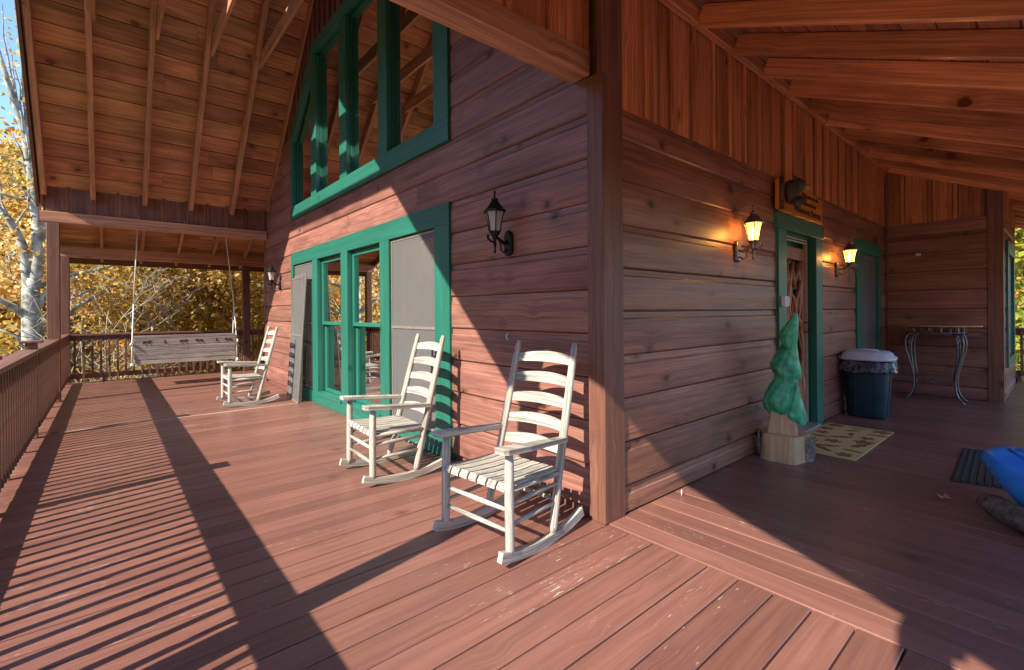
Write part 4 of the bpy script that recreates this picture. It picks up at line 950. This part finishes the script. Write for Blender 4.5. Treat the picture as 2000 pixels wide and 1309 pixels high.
prof2 = [(.20, .94), (.245, .88), (.262, .78), (.262, .66), (.25, .52), (.232, .40), (.222, .28)]
for sx_, sy_ in ((-1, 1), (-1, -1), (1, 1), (1, -1)):
    dx, dy = sx_*.42, sy_*.91
    mb = MB(); mb.tube([(dx*a, dy*a, z) for a, z in prof], [.0135]*9+[.011, .009], 8); mb.tube([(dx*a, dy*a, z) for a, z in prof2], .0115, 8)
    for zc in (.84, .76, .68, .60):
        q = [(.292+.022*math.cos(t), zc+.034*math.sin(t)) for t in [i*.7 for i in range(9)]]
        mb.tube([(dx*a, dy*a, z) for a, z in q], .004, 6)
    mb.build('leg', M['pewter'], bt)
for xx in (-1, 1):
    mb = MB(); X_ = xx*.10
    for s_ in (-1, 1):
        mb.tube([(X_, s_*y_, z) for y_, z in ((.212, .21), (.19, .25), (.14, .262), (.08, .245), (.03, .238), (.008, .265), (.02, .295), (.045, .29), (.05, .27))], .006, 6)
    mb.build('stretcher', M['pewter'], bt)

# kayak resting on a driftwood log, only its bow is in view
ky = thing('kayak', 'bright blue plastic kayak with its bow resting on a log at the right edge', 'kayak', (2.17, -1.475, 0), 0)
mb = MB(); n = 26; L_ = 2.9; st = 44; axd = Vector((-.60, -.80, 0)).normalized(); sd_ = Vector((.80, -.60, 0)).normalized()
for k in range(st+1):
    t = k/st; s_ = L_*t; wd = .36*max(0.02, math.sin(math.pi*min(.5, t*1.6+.055)))**.75 if t < .55 else .36*max(.03, math.cos(math.pi/2*((t-.55)/.45)))**.7
    zb_ = .20*(1-min(1, t*2.4))**1.0*.9+.17*(1-t)*1.0+.012; zt_ = .40-.12*math.sin(math.pi*min(1, t*1.3+.02)*.9)+(.06*(t > .85))*(t-.85)*4
    zt_ = .385-.17*min(1, t*1.8)+(.10*max(0, t-.8)*5)-(.05 if k == 0 else 0)
    zb_ = .02+.20*max(0, 1-t*8.0)**1.2+.055*max(0, 1-t*1.6)
    c = axd*(s_-.02)
    for j in range(n):
        a = 2*math.pi*j/n; ca, sa = math.cos(a), math.sin(a); zm = (zt_*.62+zb_*.38)
        z = zm+(zt_-zm)*max(0, sa)**.7 if sa >= 0 else zm-(zm-zb_)*abs(sa)**.75
        x = math.copysign(abs(ca)**.7, ca)*wd*(1.0 if sa < .2 else 1-.18*sa)
        rec = 0
        if .16 < t < .9 and sa > .75: rec = .05
        p = c+sd_*x; mb.v.append((p.x, p.y, z-rec))
for k in range(st):
    for j in range(n):
        j2 = (j+1) % n; mb.face((k*n+j, k*n+j2, (k+1)*n+j2, (k+1)*n+j), ((0, 0),)*4, .5, 0, True)
mb.face(tuple(range(n)), ((0, 0),)*n, .5); mb.face(tuple(st*n+j for j in range(n)), ((0, 0),)*n, .5)
hull = mb.build('hull', M['kayak'], ky, 0, True)
mb = MB()
for q in (-1, 1): mb.tube([tuple(axd*a+sd_*q*b+Vector((0, 0, c))) for a, b, c in ((.10, .02, .372), (.22, .07, .362), (.40, .12, .335), (.62, .16, .30), (.85, .19, .265))], .013, 8)
mb.build('deck_ridge', M['kayak'], ky)
mb = MB(); mb.tube([(1.86, -1.41, .07), (1.84, -1.42, .075), (1.78, -1.47, .08), (1.70, -1.53, .078), (1.60, -1.62, .08), (1.42, -1.78, .08), (1.2, -1.95, .075), (1.15, -2.0, .07)], [.02, .05, .066, .075, .078, .075, .07, .03], 14)
rnd = random.Random(2); mb.v = [(x+rnd.uniform(-.006, .006), y+rnd.uniform(-.006, .006), z+rnd.uniform(-.005, .005)) for x, y, z in mb.v]
mb.v = [(x+.06, y-.03, z*.92) for x, y, z in mb.v]
tag(mb.build('driftwood_log', M['drift']), 'dark knobbly driftwood log lying under the blue kayak', 'log')

# fallen leaves and screws
def dead_leaf(x, y, s, a, lb):
    mb = MB(); rr = random.Random(int(x*100)); n = 14
    pts = [(x+s*(.6+.4*abs(math.sin(2.5*t+.4)))*math.cos(t+a), y+s*(.6+.4*abs(math.sin(2.5*t+.4)))*math.sin(t+a), .004+rr.uniform(0, .6*s)) for t in [2*math.pi*i/n for i in range(n)]]
    b = len(mb.v); mb.v += pts+[(x, y, .006)]
    for i in range(n): mb.face((b+i, b+(i+1) % n, b+n), ((0, 0),)*3, .5)
    tag(mb.build('fallen_leaf', M['deadleaf']), lb, 'leaf', 'fallen leaves on the deck')
dead_leaf(2.01, -1.24, .045, .4, 'curled brown fallen leaf on the shaded deck between the doormat and the kayak')
dead_leaf(-.30, 1.25, .02, 1.4, 'tiny pale leaf on the sunny deck just beside the middle rocking chair')
dead_leaf(-1.9, 9.6, .03, 1.9, 'small dark leaf on the deck under the swing')
mb = MB(); mb.tube([(.75, -.06, 0), (.752, -.058, .03), (.76, -.055, .036)], .004, 6); tag(mb.build('loose_nail', M['white']), 'bent pale nail standing up in the sunny deck beside the wall', 'nail')

# ------------------------------------------------------------------ trees and forest
GOLD = leafmat('golden_leaves', [(0.15, 0.12, 0.03), (0.38, 0.28, 0.05), (0.60, 0.43, 0.09), (0.78, 0.56, 0.14), (0.72, 0.40, 0.11), (0.90, 0.76, 0.38)], .6)
RUST = leafmat('rusty_leaves', [(0.22, 0.12, 0.05), (0.45, 0.24, 0.06), (0.68, 0.38, 0.09), (0.56, 0.25, 0.09), (0.48, 0.36, 0.09)], .55)
YGRN = leafmat('yellow_green_leaves', [(0.08, 0.14, 0.02), (0.20, 0.28, 0.03), (0.42, 0.42, 0.05), (0.60, 0.50, 0.08)], .5)
def tree(label, loc, h, spread, nleaf, mat, bark, seed, lsize=.14, trunk_r=.12, group='autumn trees beyond the railing', dens=1.0, low=.15, name='autumn_tree'):
    rr = random.Random(seed); gz = terr(loc[0], loc[1]); t = thing(name, label, 'tree', (loc[0], loc[1], gz), 0, group)
    mb = MB(); tips = []
    def limb(p, d, L, r_, depth):
        pts = [p]; rad = [r_]; q = p.copy(); dd = d.copy(); n = 6
        for i in range(n):
            dd = (dd+Vector((rr.uniform(-.16, .16), rr.uniform(-.16, .16), rr.uniform(-.03, .12)))).normalized(); q = q+dd*L/n; pts.append(q.copy()); rad.append(r_*(1-.75*(i+1)/n)+.004)
            if depth < 3 and i >= 1:
                for _ in range(2 if depth < 2 else 1):
                    if rr.random() < .8:
                        az = rr.uniform(0, 6.28); sd2 = (dd*.45+Vector((math.cos(az), math.sin(az), rr.uniform(-.1, .6)))*.9).normalized()
                        limb(q.copy(), sd2, L*rr.uniform(.35, .55), rad[-1]*.6, depth+1)
            if depth >= 1: tips.append((q.copy(), L))
        mb.tube(pts, rad, 7 if depth < 2 else 5)
    limb(Vector((0, 0, -.1)), Vector((rr.uniform(-.08, .08), rr.uniform(-.08, .08), 1)), h*.8, trunk_r, 0)
    mb.build('trunk', bark, t)
    if nleaf:
        ml = MB(); fz = h*low
        clumps = [rr.choice(tips)[0]+Vector((rr.gauss(0, spread*.18), rr.gauss(0, spread*.18), rr.gauss(0, h*.05))) for _ in range(70)]
        tones = [min(1, max(0, rr.gauss(.55, .22))) for _ in clumps]
        for i in range(nleaf):
            k = rr.randrange(len(clumps)); c = clumps[k]; sg_ = spread*.11
            p = c+Vector((rr.gauss(0, sg_), rr.gauss(0, sg_), rr.gauss(0, sg_*.8)))
            if p.z < fz: p.z = fz+rr.random()*h*.3
            nrm = Vector((rr.gauss(0, 1), rr.gauss(0, 1), rr.gauss(.5, 1))).normalized()
            ml.quad(p, lsize*rr.uniform(.6, 1.35), nrm, rr.uniform(0, 6.28), min(1, max(0, tones[k]+rr.gauss(0, .16))), .9)
        ml.build('crown', mat, t)
    return t
TR = [((-1.2, 15.5), 7.4, 3.4, 17000, GOLD, 'golden leafy tree directly behind the swing'),
      ((1.3, 15.0), 7.6, 3.4, 17000, GOLD, 'golden leafy tree just left of the dark far post'),
      ((3.9, 16.2), 7.8, 3.6, 11000, GOLD, 'yellow tree behind the dark far post by the cabin wall'),
      ((-3.2, 18.5), 7.6, 3.6, 11000, GOLD, 'yellow brown tree behind the left end of the swing'),
      ((-5.6, 19.5), 6.8, 3.8, 7500, RUST, 'rusty tree behind the tall white tree'),
      ((0.4, 20.5), 9.0, 4.2, 7500, RUST, 'rusty tree behind the golden ones in the middle'),
      ((-8.8, 21.5), 6.8, 4.2, 7000, GOLD, 'gold tree at the left edge beyond the railing'),
      ((4.5, 21.5), 9.5, 4.4, 6000, GOLD, 'tall gold tree far behind the cabin end')]
for i, (p, h, s_, n, m_, lb) in enumerate(TR):
    tree(lb, p, h, s_, n, m_, M['greybark'], 40+i, lsize=.135 if p[1] < 18 else .19, trunk_r=.10, low=.06)
tree('yellow green leafy tree in the sun beyond the right end of the porch', (19.0, -1.8), 8.5, 4.0, 9000, YGRN, M['greybark'], 77, lsize=.22, group='autumn trees beyond the right end', low=.1)
for q, (bx_, by_, hh_, lb) in enumerate(((-2.35, 12.9, 5.6, 'thin bare pale tree just behind the left end of the swing railing'), (-1.45, 13.4, 5.0, 'thin bare pale sapling between the swing ropes'), (-3.0, 14.2, 6.0, 'bare pale tree beside the far corner post'))):
    tree(lb, (bx_, by_), hh_, 1.6, 90, GOLD, M['palebark'], 91+q, lsize=.10, trunk_r=.035, name='bare_tree')
tree('bare grey tree reflected in the windows on the open side', (-11.0, 3.2), 6.2, 2.5, 300, RUST, M['greybark'], 81, lsize=.12, trunk_r=.10, name='bare_tree')
tree('bare pale tree out beyond the long railing', (-12.5, 7.0), 6.0, 2.5, 300, GOLD, M['whitebark'], 82, lsize=.12, trunk_r=.10, name='bare_tree')
tree('bare pale tree further along beyond the long railing', (-11.5, -1.5), 5.8, 2.5, 300, GOLD, M['whitebark'], 83, lsize=.12, trunk_r=.09, name='bare_tree')

# the tall white tree at the left, traced limb by limb at its own distance
wt = thing('white_tree', 'tall forked tree with smooth white bark left of the porch posts', 'tree', (-3.6, 12.5, -3.3))
wt['group'] = 'autumn trees beyond the railing'
def pxy(u, v, yy):
    a = u-1000; b0 = 654.5-v; cr, sr = math.cos(-ROLL), math.sin(-ROLL); a2 = a*cr-b0*sr; b2 = a*sr+b0*cr+(609.08-654.5)
    d = fw*922.6+rt*a2+up*b2; t_ = (yy-CAM.y)/d.y; return CAM+d*t_
o_ = Vector((-3.6, 12.5, -3.3)); mb = MB(); twl = []
def wl(pp, r0, r1, n=9):
    P_ = [pxy(u, v, yy)-o_ for u, v, yy in pp]; k = len(P_); mb.tube(P_, [r0+(r1-r0)*i/(k-1) for i in range(k)], n); return P_
wl([(66, 1080, 12.5), (66, 900, 12.5), (64, 760, 12.5), (63, 663, 12.5), (61, 610, 12.5), (59, 567, 12.5), (64, 545, 12.5)], .22, .12, 14)
wl([(60, 610, 12.5), (57, 575, 12.5), (50, 520, 12.5), (44, 480, 12.45), (30, 450, 12.4), (14, 425, 12.3), (-10, 400, 12.2)], .11, .05)
wl([(61, 600, 12.5), (63, 565, 12.5), (70, 530, 12.5), (74, 481, 12.5), (72, 430, 12.5), (66, 385, 12.5), (57, 320, 12.5), (48, 262, 12.5), (30, 205, 12.4), (12, 150, 12.3), (-8, 90, 12.2)], .13, .04)
wl([(60, 625, 12.5), (45, 615, 12.45), (25, 600, 12.4), (0, 585, 12.3), (-30, 570, 12.2)], .085, .04)
wl([(66, 610, 12.5), (78, 592, 12.5), (92, 570, 12.5), (120, 548, 12.5)], .08, .05)
wl([(66, 385, 12.5), (40, 390, 12.4), (10, 380, 12.3), (-20, 375, 12.2)], .04, .02)
wl([(74, 500, 12.5), (85, 440, 12.5), (92, 400, 12.5), (100, 340, 12.5)], .075, .04)
wl([(120, 620, 12.7), (165, 590, 12.8), (200, 572, 12.8), (250, 540, 12.9)], .05, .02)
wl([(72, 560, 12.5), (130, 540, 12.7), (175, 530, 12.8), (215, 520, 12.9), (255, 505, 12.9)], .055, .02)
wl([(40, 700, 12.6), (135, 585, 12.8), (180, 565, 12.8), (230, 560, 12.9)], .035, .015)
wl([(60, 700, 12.3), (30, 655, 12.2), (10, 648, 12.2), (-10, 640, 12.2)], .03, .015)
rr = random.Random(17)
for (u0, v0, u1, v1) in ((57, 320, 10, 60), (48, 262, 70, 60), (30, 205, 0, 10), (60, 350, 20, 250), (44, 480, 0, 440), (30, 450, 60, 380), (72, 430, 20, 330), (50, 520, 0, 500), (66, 385, 30, 120), (48, 262, 40, 20), (14, 425, -10, 330), (57, 330, 0, 300), (35, 210, 60, 130), (40, 470, 10, 520)):
    n = 7; pp = []
    for i in range(n): t = i/(n-1); pp.append((u0+(u1-u0)*t+rr.uniform(-5, 5), v0+(v1-v0)*t+rr.uniform(-5, 5), 12.5-.1*t+rr.uniform(-.3, .3)*t))
    twl += wl(pp, .028, .007, 5)[2:]
mb.build('trunk', M['whitebark'], wt)
ml = MB()
for i in range(620):
    c = rr.choice(twl)+Vector((rr.gauss(0, .35), rr.gauss(0, .5), rr.gauss(0, .35)))
    ml.quad(c, rr.uniform(.06, .13), Vector((rr.gauss(0, 1), rr.gauss(0, 1), rr.gauss(0, 1))).normalized(), rr.uniform(0, 6.28), rr.uniform(.45, 1.0), .9)
ml.build('crown', GOLD, wt)

# far woods as one mass of leaf clumps on the slope
rr = random.Random(33); ml = MB(); mt = MB()
for i in range(1500):
    if i < 1150: az = R(rr.uniform(60, 205)); d = 25+95*rr.random()**1.2
    else: az = R(rr.uniform(-60, 60)); d = 26+60*rr.random()**1.2
    x, y = 1.5+d*math.cos(az), 3+d*math.sin(az); z = terr(x, y)
    if az > R(150) or az < R(-20): hh = rr.uniform(3.0, 5.0)
    else: hh = rr.uniform(5, 9)
    if d < 45 and hh > 6: hh = 6
    tone = min(1, max(0, rr.gauss(.5, .25))); s_ = .26+d*.0065; nl = int(70 if d > 60 else 110)
    mt.tube([(x, y, z-.2), (x+rr.uniform(-.3, .3), y, z+hh*.5), (x+rr.uniform(-.5, .5), y, z+hh*.95)], [.10, .07, .02], 5)
    for k in range(nl):
        a = rr.uniform(0, 6.28); zz = rr.uniform(.12, 1.0); w_ = hh*.33*math.sin(math.pi*min(1, .15+zz*.8))*rr.random()**.5
        p = Vector((x+w_*math.cos(a)*1.2, y+w_*math.sin(a)*1.2, z+zz*hh))
        ml.quad(p, s_*rr.uniform(.6, 1.4), Vector((rr.gauss(0, 1), rr.gauss(0, 1), rr.gauss(.4, 1))).normalized(), rr.uniform(0, 6.28), min(1, max(0, tone+rr.gauss(0, .14))), .95)
FOR = leafmat('forest_leaves', [(0.20, 0.11, 0.04), (0.38, 0.20, 0.05), (0.62, 0.32, 0.06), (0.75, 0.42, 0.06), (0.75, 0.30, 0.05), (0.35, 0.32, 0.06)], .4)
kind(ml.build('forest', FOR), 'stuff', 'orange and yellow autumn forest covering the hillside', 'forest')
kind(mt.build('forest_trunks', M['greybark']), 'stuff', 'slender trunks of the far forest', 'forest')
# brush below the deck edge
ml = MB()
for i in range(9000):
    x = rr.uniform(-10, 6); y = rr.uniform(11.2, 16) if x > -3.2 else rr.uniform(2, 16); z = terr(x, y)+abs(rr.gauss(0, .9))
    if -3.1 < x and y < 10.8: continue
    ml.quad(Vector((x, y, z)), rr.uniform(.1, .22), Vector((rr.gauss(0, 1), rr.gauss(0, 1), rr.gauss(.4, 1))).normalized(), rr.uniform(0, 6.28), rr.random(), .8)
kind(ml.build('undergrowth', YGRN), 'stuff', 'low yellow green undergrowth below the deck', 'undergrowth')
